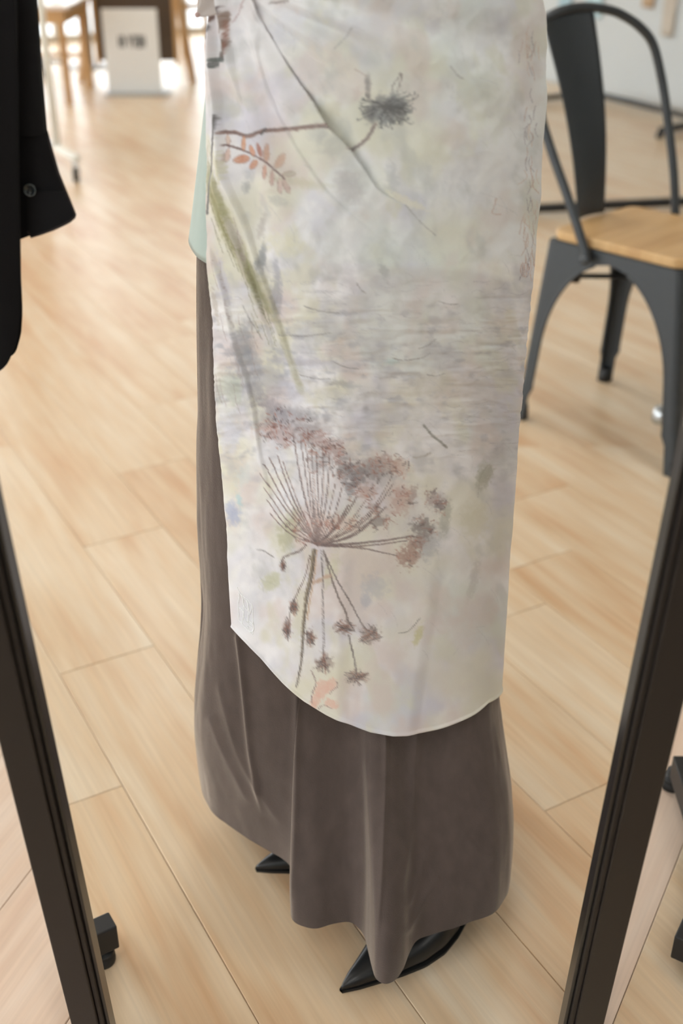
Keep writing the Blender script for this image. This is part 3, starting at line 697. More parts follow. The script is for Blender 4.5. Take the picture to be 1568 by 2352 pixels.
line([(739, 1262), (742, 1330), (742, 1400), (744, 1460), (744, 1512)], 2.4, (100, 92, 92), .8, .5); line([(744, 1262), (760, 1320), (778, 1370), (794, 1405), (798, 1430)], 3.4, (110, 98, 94), .8, .6); line([(746, 1270), (775, 1330), (806, 1386), (830, 1430), (846, 1448)], 2.8, (110, 100, 98), .8, .5)
line([(800, 1456), (808, 1490), (815, 1520), (818, 1545)], 3, (104, 96, 94), .8, .5); line([(712, 1275), (702, 1320), (686, 1356), (674, 1382), (668, 1400)], 2.6, (116, 100, 92), .75, .6); line([(704, 1250), (690, 1264), (664, 1274), (650, 1282), (648, 1296)], 3, (104, 88, 84), .8, .7); line([(590, 1262), (606, 1266), (628, 1280)], 2, (110, 106, 104), .6); line([(760, 1320), (736, 1328), (720, 1338)], 7, (186, 158, 138), .5, 1.5)
line([(668, 1400), (665, 1420), (662, 1440)], 2, (110, 98, 94), .7)
for (x, y, rx, ry) in [(792, 1438, 28, 18), (850, 1456, 30, 24), (744, 1520, 24, 24), (820, 1552, 30, 19), (676, 1392, 12, 22), (661, 1442, 13, 26), (714, 1462, 14, 22), (650, 1300, 8, 14)]:
    blob(x, y, rx, ry, (136, 118, 110), .65, 0, .7, .6, int(x))
    for k in range(26):
        t = RNG.rand() * 6.28; r = .5 + .6 * RNG.rand(); line([(x + .3 * rx * RNG.randn(), y + .3 * ry * RNG.randn()), (x + rx * r * math.cos(t), y + ry * r * math.sin(t))], 1.5, [(74, 68, 70), (150, 106, 90), (96, 90, 92)][k % 3], .6, .4)
for (x, y, rx, ry) in [(742, 1580, 22, 24), (760, 1570, 14, 20), (728, 1600, 12, 22), (762, 1612, 18, 12), (720, 1618, 12, 14)]: blob(x, y, rx, ry, (214, 176, 158), .75, 20, .45, .35, int(y))
line([(716, 1538), (722, 1552), (726, 1568), (718, 1590), (716, 1612)], 2, (120, 96, 92), .6, .7); line([(772, 1560), (776, 1572), (764, 1582), (758, 1590)], 1.8, (130, 104, 98), .6, .6); line([(730, 1626), (744, 1616), (762, 1624)], 1.8, (130, 104, 98), .5, .6)
blob(1112, 1092, 22, 34, (148, 148, 130), .5, 20, .6, .5, 4); line([(1096, 1140), (1100, 1100), (1120, 1068), (1132, 1090)], 2, (138, 134, 120), .4, 1); line([(972, 975), (990, 998), (1010, 1014), (1022, 1026)], 5, (120, 118, 110), .6, .8)
line([(948, 1050), (970, 1046), (988, 1038)], 4, (160, 152, 142), .5, 1); line([(914, 1452), (934, 1448), (950, 1432), (962, 1416)], 2, (110, 106, 100), .6)
# rust hatching along the right edge
for k in range(70):
    y = 60 + RNG.rand() * 560; x = 1222 - .028 * abs(y - 150) + RNG.randn() * 9; line([(x, y), (x + 3 * RNG.randn(), y + 16), (x + 5 * RNG.randn(), y + 32)], 1.5, [(170, 126, 110), (120, 108, 116), (196, 158, 138)][k % 3], .55, .6)
line([(1140, 455), (1136, 474), (1132, 490), (1150, 492)], 2, (176, 140, 126), .6)
# crease shade, drawn into the print as thin dark lines
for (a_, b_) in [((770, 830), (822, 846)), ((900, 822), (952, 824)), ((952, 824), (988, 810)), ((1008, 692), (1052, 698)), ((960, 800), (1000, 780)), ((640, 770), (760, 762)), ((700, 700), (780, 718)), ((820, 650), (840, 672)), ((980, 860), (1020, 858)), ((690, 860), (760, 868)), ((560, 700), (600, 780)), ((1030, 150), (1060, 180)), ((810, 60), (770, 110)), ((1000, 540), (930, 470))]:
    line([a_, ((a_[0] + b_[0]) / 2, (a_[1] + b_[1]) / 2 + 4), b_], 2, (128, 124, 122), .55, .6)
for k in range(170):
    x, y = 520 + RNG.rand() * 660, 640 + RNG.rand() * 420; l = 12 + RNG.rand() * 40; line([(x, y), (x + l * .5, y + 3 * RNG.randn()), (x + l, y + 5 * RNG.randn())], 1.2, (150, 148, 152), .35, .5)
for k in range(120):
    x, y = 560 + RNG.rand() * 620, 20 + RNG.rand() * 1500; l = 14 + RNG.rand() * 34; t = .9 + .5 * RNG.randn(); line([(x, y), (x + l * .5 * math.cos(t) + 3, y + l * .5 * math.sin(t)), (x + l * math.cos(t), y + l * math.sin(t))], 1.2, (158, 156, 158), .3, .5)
blob(566, 1405, 50, 74, (204, 206, 211), .75, 0, .2, .9, 77)
# opaque cloth: mint above and taupe below showing through are painted into the print
lay((206, 212, 204), .28 * smooth01((610 - gy) / 14) * smooth01((gx - 560) / 250))
lay((178, 168, 158), .30 * smooth01((gy - 604 - .0012 * np.clip(gx - 1000, 0, 400) ** 2) / 20) * smooth01((1192 - .00009 * (gy - 900) ** 2 - gx) / 40) * smooth01((gx - 640) / 330) * smooth01((1720 - gy) / 240))

FOLD = catmull([(560, -30), (566, 2), (575, 19), (585, 46), (597, 72), (616, 105), (638, 146), (659, 181), (676, 207), (700, 241), (740, 305), (786, 351), (825, 398), (859, 439), (895, 458), (946, 482)], 8)
CREASES = [(catmull([(520, -20), (523, 20), (532, 80), (540, 130), (552, 190), (570, 260)], 8), .010, 15), (catmull([(502, 0), (504, 80), (506, 155), (512, 230), (516, 300), (524, 390), (545, 460), (566, 520), (590, 600), (625, 700), (668, 830), (705, 930)], 8), .0080, 20),
           (catmull([(500, 390), (520, 470), (548, 560), (580, 650), (610, 760), (640, 850)], 8), .0045, 18), (catmull([(585, 60), (610, 200), (680, 340), (760, 450), (880, 560)], 8), .0030, 60), (catmull([(486, 560), (520, 660), (540, 780), (580, 920), (600, 1060), (640, 1220)], 8), .0045, 22),
           (catmull([(800, 1180), (784, 1300), (776, 1420), (772, 1560), (774, 1700)], 8), .003, 80), (catmull([(1010, 1180), (985, 1320), (962, 1460), (940, 1600), (926, 1710)], 8), .003, 80)]
SB, SOFF = .130, .009
def ray_column(x, y, off=0.):
    """where the photo ray through (x, y) meets the scarf's column, as angle and height"""
    d = ray(x, y); lo, hi = .9, YC
    for Y in np.linspace(1.0, YC, 400):
        t = Y / d[1]; X = d[0] * t; z = H + d[2] * t; cx_, ax, by = column(z, SOFF + off, SB)
        if ((X - cx_) / ax) ** 2 + ((Y - YC) / by) ** 2 <= 1: break
    return math.atan2((Y - YC) / by, (X - cx_) / ax), z, np.array([X, Y, z])
LEFT = [ray_column(*p) for p in [(503, -50), (500, 0), (483, 180), (478, 400), (485, 600), (500, 950), (520, 1200), (533, 1440)]]
HEMP = [ray_column(*p) for p in [(533, 1440), (566, 1476), (600, 1513), (650, 1566), (700, 1609), (750, 1638), (800, 1660), (850, 1678), (900, 1686), (950, 1684), (1000, 1674), (1050, 1656), (1090, 1636), (1118, 1614)]]
def scarf():
    NU, NV = 430, 860
    lz = np.array([q[1] for q in LEFT][::-1]); la = np.array([q[0] for q in LEFT][::-1])
    ha = np.array([q[0] for q in HEMP]); hz = np.array([q[1] for q in HEMP])
    ha = np.append(ha, [0.0, .8, 1.6]); hz = np.append(hz, [.318, .36, .42]); o_ = np.argsort(ha); ha, hz = ha[o_], hz[o_]
    ztop = 1.235; u = np.linspace(0, 1, NU); v = np.linspace(0, 1, NV)
    zl = ztop + (hz[0] - ztop) * v
    al = np.interp(zl, lz, la)
    A = al[:, None] + (np.array(1.35) - al[:, None]) * u[None, :] ** 1.0
    Z = ztop + (np.interp(A, ha, hz) - ztop) * v[:, None]
    cx_, ax, by = column(Z, SOFF, SB)
    P = np.stack([cx_ + ax * np.cos(A), YC + by * np.sin(A), Z], -1)
    px, py = project(P)
    front = smooth01((-A + .15) / .3)
    off = np.zeros(px.shape)
    sd, t = curve_sd(px, py, FOLD)
    lift = .0085 * smooth01(t / .06) * (1 - smooth01((t - .62) / .38)) + .0015 * (1 - smooth01((t - .9) / .1))
    off += lift * np.where(sd > 0, np.exp(-sd / 95.0), 1 - smooth01(-sd / 5.0))
    over = lift * 1.25 * np.where(sd > 0, np.exp(-sd / 40.0), 1 - smooth01(-sd / 3.0))
    for c, amp, w in CREASES:
        sd, t = curve_sd(px, py, c); low = c[-1][1] > 1650; e = smooth01(t / .5) if low else smooth01(t / .1) * (1 - smooth01((t - .6) / .4))
        off += amp * e * np.where(sd > 0, np.exp(-np.abs(sd) / w), 1 - smooth01(-sd / (34.0 if low else 6.0)))
    # long drape waves fanning from the knot
    ang = np.arctan2(px - 500, py + 60); rad = np.hypot(px - 500, py + 60)
    off += .0026 * np.sin(ang * 26 + 2.2 * vnoise(rad / 160, ang * 3, 17)) * smooth01((rad - 60) / 200) * smooth01((1150 - rad) / 700)
    off += (fbm(px / 150, py / 260, 23, 3) - .5) * .008
    # pressed fine wrinkles
    rid = 1 - np.abs(2 * fbm(px / 95 + .4 * fbm(px / 60, py / 60, 5), py / 24, 29, 3) - 1)
    off += .0022 * (rid - .8) * smooth01((py - 560) / 200) * smooth01((1180 - py) / 250)
    rid2 = 1 - np.abs(2 * fbm((px * .8 + py * .6) / 46, (-px * .6 + py * .8) / 46, 33, 3) - 1)
    off += .0013 * (rid2 - .8) * smooth01((1560 - py) / 300)
    # flat where the mark is stitched, soft roll along the hem
    off *= 1 - np.clip(1.6 * np.exp(-(((px - 565) / 44) ** 2 + ((py - 1405) / 80) ** 2)), 0, 1)
    off += .0016 * smooth01((v[:, None] - .992) / .006) * (1 - smooth01((v[:, None] - .998) / .002))
    off *= front
    P[..., 0] += off * np.cos(A) + over * .80; P[..., 1] += off * np.sin(A); P[..., 2] += over * .55
    o = grid_obj('scarf', pshift(P), M_SCARF, person)
    xi = np.clip(px - X0, 0, WC - 1.001); yi = np.clip(py - Y0C, 0, HC - 1.001); i0 = yi.astype(int); j0 = xi.astype(int); fy_, fx_ = (yi - i0)[..., None], (xi - j0)[..., None]
    i1, j1 = np.minimum(i0 + 1, HC - 1), np.minimum(j0 + 1, WC - 1)
    col = (canvas[i0, j0] * (1 - fx_) + canvas[i0, j1] * fx_) * (1 - fy_) + (canvas[i1, j0] * (1 - fx_) + canvas[i1, j1] * fx_) * fy_
    back = smooth01((A - .0) / .25)[..., None]; col = col * (1 - back) + np.array([214, 208, 204]) * back
    col = col * np.array([1.06, 1.064, 1.075])
    c = np.clip(col / 255, 0, .95); lin = np.where(c > .04045, ((c + .055) / 1.055) ** 2.4, c / 12.92)
    at = o.data.color_attributes.new('print', 'FLOAT_COLOR', 'POINT')
    at.data.foreach_set('color', np.concatenate([lin, np.ones(lin.shape[:2] + (1,))], -1).reshape(-1).astype(np.float32))
    so = o.modifiers.new('thick', 'SOLIDIFY'); so.thickness = .0008; so.offset = -1
    return o
scarf_o = scarf(); scarf_o['label'] = 'off-white silk wrap scarf printed with dried umbel flowers'
# stitched white mark near the lower left corner
EMB = [[(385, 290), (440, 430), (530, 560), (640, 650), (760, 720), (850, 870), (920, 930), (945, 1100), (950, 1500), (985, 1700), (965, 1850), (900, 1900), (830, 1870), (780, 1760), (762, 1700)],
       [(440, 500), (465, 640), (430, 800), (420, 950), (425, 1100), (440, 1250), (440, 1450), (520, 1550), (640, 1700), (760, 1820), (870, 1940), (940, 1990), (962, 1900)],
       [(520, 540), (580, 700), (610, 900), (660, 1000), (740, 1120), (785, 1070), (770, 900), (700, 760), (600, 700)], [(725, 740), (770, 880), (800, 1080), (840, 1280), (895, 1080), (915, 950)],
       [(440, 1040), (520, 1060), (590, 1150), (620, 1220)], [(620, 900), (622, 1150), (592, 1400), (555, 1580)], [(615, 1300), (660, 1450), (730, 1540), (780, 1490), (792, 1350), (780, 1210)],
       [(780, 1510), (845, 1515), (920, 1590), (962, 1660)], [(785, 1520), (790, 1610), (870, 1710), (950, 1750)]]
ev_, ef_ = [], []
for s in EMB:
    pts = [(520 + x / 15.68, 1330 + y / 15.68) for x, y in catmull(s, 4)]
    P = [pshift(ray_column(x, y, .0011)[2]) for x, y in pts]
    V, F = tube_vf(P, .00055, 6); b0 = len(ev_); ev_ += V; ef_ += [tuple(i + b0 for i in f) for f in F]
emb = obj('embroidery', ev_, ef_, mat('white_thread', srgb(246, 248, 248), .5), scarf_o, smooth=True); emb['kind'] = 'stuff'; emb['label'] = 'white stitched lettering mark'
# knot and drooping tail at the hip
def knot():
    pts = [at_y(500, -70, 1.215), at_y(492, -30, 1.205), at_y(484, 0, 1.20), at_y(472, 18, 1.197), at_y(462, 28, 1.196), at_y(455, 34, 1.196)]
    wid = [.012, .020, .0235, .0175, .009, .0025]; rows = []
    P = resample(catmull(pts, 6), 26); W = np.interp(np.linspace(0, 1, 26), np.linspace(0, 1, 6), wid)
    for i in range(26):
        tn = P[min(i + 1, 25)] - P[max(i - 1, 0)]; tn /= np.linalg.norm(tn); sd = np.cross(tn, [0, 1, 0]); sd /= np.linalg.norm(sd); nn = np.cross(sd, tn)
        ring = []
        for k in range(28):
            a = 2 * math.pi * k / 28; r = W[i] * (1 + .18 * math.sin(3 * a + i * .15)); ring.append(P[i] + sd * r * math.cos(a) + nn * r * .42 * math.sin(a) * (1 + .5 * math.sin(2 * a + .6)))
        rows.append(ring)
    o = grid_obj('scarf_tail', pshift(np.array(rows)), mat('silk_plain', srgb(214, 204, 198), .55, noise=.1, nscale=50), scarf_o, closed=True)
    c = pshift(at_y(453, 34, 1.196)); V, F = lathe_vf([(.001, -.003), (.0026, -.0018), (.003, 0), (.0026, .0018), (.001, .003)], 12)
    obj('rolled_corner', [np.array(v)[[0, 2, 1]] + c for v in V], F, mat('silk_rose', srgb(206, 176, 170), .55), scarf_o, smooth=True)
    kc = pshift(at_y(500, -75, 1.20)); V, F = [], []
    for i in range(11):
        for k in range(20):
            t = math.pi * i / 10; a = 2 * math.pi * k / 20; r = .026 * (1 + .15 * math.sin(4 * a + 3 * t)); V.append(kc + np.array([r * 1.2 * math.sin(t) * math.cos(a), r * .8 * math.sin(t) * math.sin(a), r * math.cos(t)]))
    for i in range(10):
        for k in range(20): F.append((i * 20 + k, i * 20 + (k + 1) % 20, (i + 1) * 20 + (k + 1) % 20, (i + 1) * 20 + k))
    obj('knot', V, F, MATS['silk_plain'], scarf_o, smooth=True)
knot()

# --- pointed shoes
def shoe(toe, ang):
    S = np.array([0, .006, .02, .045, .075, .11, .145, .18, .21, .235, .25]); Wd = np.array([.0015, .005, .0115, .0205, .0315, .042, .046, .042, .035, .028, .014]); Hh = np.array([.010, .013, .019, .026, .034, .043, .052, .058, .062, .064, .058])
    s = np.linspace(0, .25, 50); w = np.interp(s, S, Wd); h_ = np.interp(s, S, Hh); bendy = -.009 * np.sin(s / .25 * math.pi)
    rows = []
    for i in range(50):
        ring = []
        for k in range(28):
            a = 2 * math.pi * k / 28; x = math.cos(a); z = math.sin(a)
            ring.append((s[i], bendy[i] + w[i] * np.sign(x) * abs(x) ** .8, .0045 + (h_[i] - .0045) * (.30 + .70 * abs(z) ** .8 if z > 0 else .30 - .30 * abs(z) ** .6)))
        rows.append(ring)
    rows = [[tuple(np.mean(rows[0], axis=0))] * 28] + rows + [[tuple(np.mean(rows[-1], axis=0))] * 28]
    tl = pshift((toe[0], toe[1], 0))
    o = grid_obj('shoe', np.array(rows), M_LEATHER, person, closed=True); o.location = tl; o.rotation_euler = (0, 0, ang)
    V = [(s[i] + (-.001 if i == 0 else 0), bendy[i] + sg * (w[i] + .0012), z) for z in (0, .0045) for i in range(50) for sg in (-1, 1)]; F = []
    for z in (0, 1):
        b = z * 100
        for i in range(49): F.append((b + 2 * i, b + 2 * i + 1, b + 2 * i + 3, b + 2 * i + 2))
    for i in range(49): F.append((2 * i, 2 * i + 2, 102 + 2 * i, 100 + 2 * i)); F.append((2 * i + 1, 101 + 2 * i, 103 + 2 * i, 2 * i + 3))
    so = obj('sole', V, F, M_RUBBER, o); return o
shoe(floor_pt(784, 2278), math.radians(44)); shoe(floor_pt(589, 2000), math.radians(24))

# ------------------------------------------------------------------ black shirt hanging at the left
YS = 1.10
sh = empty('black_shirt', (-.5, 1.07, 0)); tag(sh, 'black cotton shirt with long buttoned cuff hanging on a hanger', 'shirt')
SH0 = np.array([-.5, 1.07, 0])
def shirt_body():
    K = 160; a = np.linspace(0, 2 * math.pi, K, endpoint=False); rows = []
    ex = at_y(38, 0, 1.07)[0]; exb = at_y(40, 600, 1.07)[0]
    zs = at_y(40, 655, 1.07)[2]; zb = at_y(0, 832, 1.07)[2]; xb = at_y(0, 832, 1.07)[0]
    for t in np.linspace(0, 1, 60):
        xx = -.52 + .205 * np.cos(a)
        # curved shirt tail: highest at the side seam
        q = np.clip((np.abs(xx + .52)) / .205, 0, 1); hem = zs - (zs - zb) * np.interp(q, [0, .5, .8, .90, .92, .96, .985, 1], [1.35, 1.3, 1.15, .97, .90, .66, .36, 0])
        z = 1.47 + (hem - 1.47) * t
        half = np.interp(z, [.8, zs, 1.206, 1.40, 1.47], [exb + .52, exb + .52, ex + .52, .215, .19])
        dep = np.interp(z, [.8, 1.2, 1.42, 1.47], [.026, .03, .045, .03])
        rows.append(np.stack([-.52 + half * np.cos(a) * 1.0, 1.07 + dep * np.sign(np.sin(a)) * np.abs(np.sin(a)) ** .7 + .004 * np.sin(8 * a + 3 * z), z], 1))
    top = rows[0].copy(); rows = [np.stack([-.52 + (top[:, 0] + .52) * .35, 1.07 + (top[:, 1] - 1.07) * .9, top[:, 2] + .05], 1)] + rows
    return grid_obj('shirt_body', np.array(rows) - SH0, M_SHIRT, sh, closed=True)
shirt_body()
def flat_ring(name, secs, m, dep=.012, n=64, parent=None, skew=0., yc=YS):
    rows = []
    S = np.array(secs); zz = np.linspace(S[0, 2], S[-1, 2], 40)
    for z in zz:
        xl = np.interp(-z, -S[:, 2], S[:, 0]); xr = np.interp(-z, -S[:, 2], S[:, 1]); ring = []
        for k in range(n):
            a = 2 * math.pi * k / n; x = (xl + xr) / 2 + (xr - xl) / 2 * np.sign(math.cos(a)) * abs(math.cos(a)) ** .55; ring.append((x, yc + dep * np.sign(math.sin(a)) * abs(math.sin(a)) ** .8, z + skew * (x - xr) * (zz[0] - z) / (zz[0] - zz[-1])))
        rows.append(ring)
    return grid_obj(name, np.array(rows) - SH0, m, parent or sh, closed=True)
A_ = lambda x, y: at_y(x, y, YS)
flat_ring('sleeve', [(-.42, -.315, 1.46), (-.345, A_(85, 0)[0], A_(85, 0)[2]), (-.345, A_(97, 180)[0], A_(97, 180)[2]), (-.345, A_(107, 305)[0], A_(107, 305)[2])], M_SHIRT, .018)
cf = flat_ring('cuff', [(-.352, A_(110, 312)[0], A_(110, 312)[2] + .004), (-.355, A_(135, 398)[0], A_(135, 398)[2]), (-.356, A_(172, 497)[0], A_(172, 497)[2])], M_SHIRT, .013, skew=.36)
def plate(name, pxs, Y, th, m, parent):
    P = [at_y(x, y, Y) - SH0 for x, y in pxs]; n = len(P)
    V = [p for p in P] + [p + np.array([0, th, 0]) for p in P]
    F = [tuple(range(n)), tuple(range(2 * n - 1, n - 1, -1))] + [(i, n + i, n + (i + 1) % n, (i + 1) % n) for i in range(n)]
    return obj(name, V, F, m, parent)
plate('cuff_overlap', [(64, 532), (72, 545), (118, 528), (160, 508), (171, 499), (171, 489), (150, 440), (60, 440)], YS - .0150, .0016, M_SHIRT, cf)
tube('cuff_edge', [at_y(x, y, YS - .0155) - SH0 for x, y in [(64, 531), (71.5, 544.5), (95, 537), (120, 528), (145, 517), (160, 509), (171, 499), (173, 493), (168, 480), (150, 436), (134, 396), (111, 316)]], .0011, M_SHIRT_EDGE, cf, 6)
bc = at_y(68, 437, YS - .0175) - SH0
V, F = lathe_vf([(.0, -.0014), (.0036, -.0014), (.0042, -.0004), (.0049, .0008), (.0058, .0008), (.0062, -.0004), (.0060, -.0016), (.0, -.0017)], 28)
M_BTN = mat('smoky_button', srgb(34, 42, 42), .15, spec=.8, noise=.6, nscale=300, coat=.6)
btn = obj('button', [(bc[0] + v[0], bc[1] - v[2], bc[2] + v[1]) for v in V], F, M_BTN, cf, smooth=True)
for ix in (-1, 1):
    for iz in (-1, 1):
        V, F = lathe_vf([(.0008, 0), (.0008, .0006)], 10); obj('button_hole', [(bc[0] + ix * .0014 + v[0], bc[1] + .0009 - v[2], bc[2] + iz * .0014 + v[1]) for v in V], F, M_RIM, btn)
hg = empty('coat_hanger', (-.52, 1.07, 1.55)); tag(hg, 'wooden coat hanger holding the black shirt', 'hanger')
tube('shoulder_bar', [(-.19, 0, -.014), (-.10, 0, -.010), (0, 0, 0), (.10, 0, -.010), (.19, 0, -.014)], .009, M_TABLEWOOD, hg)
tube('hook', [(0, 0, 0), (0, 0, .05)] + [(.018 - .018 * math.cos(t), 0, .07 + .018 * math.sin(t)) for t in np.linspace(0, 3.6, 12)], .0022, M_CHROME, hg, 8)
rl = empty('hanging_rail', (-.52, 1.07, 1.632)); tag(rl, 'black clothes rail hung from the ceiling above the shirt', 'rail')
tube('rail', [(.018, -.6, 0), (.018, .9, 0)], .0125, M_DARKMETAL, rl)
for y in (-.5, .8): tube('drop_rod', [(.018, y, .01), (.018, y, ZC - 1.633)], .006, M_DARKMETAL, rl, 8)

# ------------------------------------------------------------------ metal cafe chair with wooden seat
ch = empty('metal_chair', (.797, 2.844, 0), -2.383); tag(ch, 'dark grey metal cafe chair with honey wooden seat and curved tube back', 'chair')
ZS = .500; FXH, FYB, FYF, TX, TYB, TYF = .207, -.247, .256, .180, -.205, .178
def corner(sx, sy, z):
    """outer corner line of a leg at height z"""
    t = 1 - z / ZS; fy_ = FYB if sy < 0 else FYF; ty = TYB if sy < 0 else TYF
    return np.array([sx * (TX + (FXH - TX) * t), ty + (fy_ - ty) * t, z])
def flange_w(z, half):
    """sheet width at height z: narrow leg that flares into the arch below the seat"""
    z0, z1 = .22, .475
    if z <= .075: return .026
    if z <= .10: return .026 + .010 * (z - .075) / .025
    base = .034
    if z <= z0: return base
    q = min(1, (z - z0) / (z1 - z0)); return base + (half - base) * (1 - max(0, 1 - q ** 2.3) ** (1 / 1.9))
def chair_leg(sx, sy):
    zs = sorted(set(list(np.linspace(0, .2, 12)) + list(np.linspace(.2, .475, 26)) + [.075, .1, ZS])); V, F = [], []
    for z in zs:
        p = corner(sx, sy, z); half_y = abs(corner(sx, 1, z)[1] - corner(sx, -1, z)[1]) / 2; half_x = abs(p[0])
        wy, wx = (flange_w(z, half_y), flange_w(z, half_x)) if z < .4751 else (half_y, half_x)
        ex = np.array([-sx * wx, 0, 0]); ey = np.array([0, -sy * wy, 0]); b = .012 if z > .1 else .008
        V += [p + ex, p + np.array([-sx * b, 0, 0]), p + np.array([-sx * b * .3, -sy * b * .3, 0]), p + np.array([0, -sy * b, 0]), p + ey]
    for i in range(len(zs) - 1):
        for k in range(4): F.append((i * 5 + k, i * 5 + k + 1, (i + 1) * 5 + k + 1, (i + 1) * 5 + k))
    o = obj('leg', V, F, M_CHAIR, ch, smooth=False); s = o.modifiers.new('t', 'SOLIDIFY'); s.thickness = .006; s.offset = 0
    e = corner(sx, sy, .012) + np.array([-sx * .013, -sy * .013, 0]); lathe('foot_cap', [(.0165, -.012), (.0165, .006), (.015, .03)], M_RUBBER, o, e, 12)
    # rolled edge along the arch on the side face
    path = []
    for z in zs:
        if z > .474: continue
        p = corner(sx, sy, z); hy = abs(corner(sx, 1, z)[1] - corner(sx, -1, z)[1]) / 2; path.append(p + np.array([0, -sy * flange_w(z, hy), 0]))
    tube('rolled_edge', path, .0045, M_CHAIR, o, 8)
for sx in (1, -1):
    for sy in (1, -1): chair_leg(sx, sy)
def rrect(hx, y0, y1, r, n=8):
    out = []
    for cx_, cy_, a0 in ((hx - r, y1 - r, 0), (-hx + r, y1 - r, 90), (-hx + r, y0 + r, 180), (hx - r, y0 + r, 270)):
        for k in range(n + 1):
            a = math.radians(a0 + 90 * k / n); out.append((cx_ + r * math.cos(a), cy_ + r * math.sin(a)))
    return out
def slab(name, poly, z0, z1, m, parent, bw=.003):
    n = len(poly); V = [(x, y, z0) for x, y in poly] + [(x, y, z1) for x, y in poly]
    F = [tuple(range(n - 1, -1, -1)), tuple(range(n, 2 * n))] + [(i, (i + 1) % n, n + (i + 1) % n, n + i) for i in range(n)]
    o = obj(name, V, F, m, parent)
    if bw: bevel(o, bw)
    return o
slab('seat_pan', rrect(TX + .001, TYB, TYF, .03), .494, .502, M_CHAIR, ch, .002)
slab('seat', rrect(TX - .002, TYB + .003, TYF + .004, .035), .5025, .527, M_SEAT, ch, .005)
arch = [(.196, -.071, .478), (.193, -.14, .60), (.192, -.210, .715), (.190, -.258, .805), (.176, -.296, .895), (.145, -.325, .962), (.105, -.335, .996), (.06, -.318, 1.017), (0, -.292, 1.024),
        (-.06, -.264, 1.016), (-.10, -.246, 1.002), (-.14, -.218, .974), (-.17, -.193, .933), (-.186, -.166, .853), (-.191, -.142, .775), (-.194, -.098, .623), (-.196, -.071, .478)]
bt = tube('back_tube', catmull(arch, 6), .0115, M_CHAIR, ch, 14)
for sx in (1, -1):
    V, F = lathe_vf([(.014, 0), (.014, .004), (.009, .009), (.004, .010)], 14); obj('bolt', [(sx * (.190 + v[2] + .016), -.071 + v[0], .482 + v[1]) for v in V], F, M_CHAIR, bt, smooth=True)
def splat():
    rows = []
    tr, tl, br, bl = np.array([.108, -.333, .997]), np.array([-.022, -.281, 1.020]), np.array([.050, -.212, .527]), np.array([-.052, -.205, .527])
    for t in np.linspace(0, 1, 30):
        a_, b_ = tr + (br - tr) * t, tl + (bl - tl) * t; bow = np.array([0, .020 * math.sin(math.pi * t), 0])
        rows.append([tuple(a_ + (b_ - a_) * q + bow - np.array([0, .010 * (1 - (2 * q - 1) ** 2), -.012 * (1 - (2 * q - 1) ** 2) * max(0, 1 - 6 * t)])) for q in np.linspace(0, 1, 13)])
    o = grid_obj('back_splat', np.array(rows), M_CHAIR, ch); s = o.modifiers.new('t', 'SOLIDIFY'); s.thickness = .004; s.offset = 0
    R = np.array(rows); rib = []
    for q, t in [(3, 6.4), (3.3, 5.2), (4.5, 4.6), (6, 4.4), (7.5, 4.6), (8.7, 5.2), (9, 6.4)]:
        i0, j0 = int(t), int(q); p = R[i0, j0] * (1 - (t - i0)) + R[i0 + 1, j0] * (t - i0); p2 = R[i0, min(j0 + 1, 12)] * (1 - (t - i0)) + R[i0 + 1, min(j0 + 1, 12)] * (t - i0); rib.append(p + (p2 - p) * (q - j0) - np.array([0, .003, 0]))
    tube('pressed_rib', rib, .003, M_CHAIR, o, 8)
splat()
bar('brace', (-.15, -.15, .42), (.15, .15, .42), .022, .008, M_DARKMETAL, ch, .001); bar('brace', (.15, -.15, .411), (-.15, .15, .411), .022, .008, M_DARKMETAL, ch, .001)
lathe('brace_bolt', [(.012, 0), (.012, .02)], M_DARKMETAL, ch, (.14, -.14, .396), 8)

# small chrome foot behind the chair's front leg
mf = px3(1517, 968, 0); mo = lathe('chrome_stand', [(.024, 0), (.026, .008), (.025, .030), (.020, .040)], M_CHROME, None, (mf.x, mf.y, 0), 18)
tag(mo, 'small round chrome stand on the floor behind the metal chair leg', 'stand')

# ------------------------------------------------------------------ racks along the white wall
r1 = empty('garment_rack', (0, 0, 0)); tag(r1, 'black garment rack with a long thin bar close to the floor behind the chair', 'rack')
a_, b_ = px3(1060, 487, .035), px3(1720, 455, .035)
bar('base_bar', a_, b_, .034, .034, M_DARKMETAL, r1)
for p in (a_, b_): bar('upright', (p.x, p.y, .0525), (p.x, p.y, 1.6), .03, .03, M_DARKMETAL, r1)
bar('top_bar', (a_.x, a_.y, 1.615), (b_.x, b_.y, 1.615), .03, .03, M_DARKMETAL, r1)
for p in (a_, b_): box('foot', p.x - .03, p.x + .03, p.y - .03, p.y + .03, 0, .017, M_RUBBER, r1)
r2 = empty('display_rack', (0, 0, 0)); tag(r2, 'low black steel display rack base running along the white wall', 'rack')
A = px3(1120, 238, .04); B = px3(1362, 214, .04); Cc = px3(1640, 282, .04)
bar('base_bar', A, B, .03, .03, M_DARKMETAL, r2); bar('base_bar', B, Cc, .03, .03, M_DARKMETAL, r2)
E1 = px3(1516, 300, .04); E2 = px3(1640, 282, .04)
bar('base_bar', E1, (E1.x + .5, E1.y + .42, .04), .036, .036, M_DARKMETAL, r2)
for p in (A, B, Cc, E1): box('foot', p.x - .018, p.x + .018, p.y - .018, p.y + .018, 0, .025, M_RUBBER, r2)
bar('upright', (Cc.x, Cc.y, .056), (Cc.x, Cc.y, 1.7), .03, .03, M_DARKMETAL, r2)

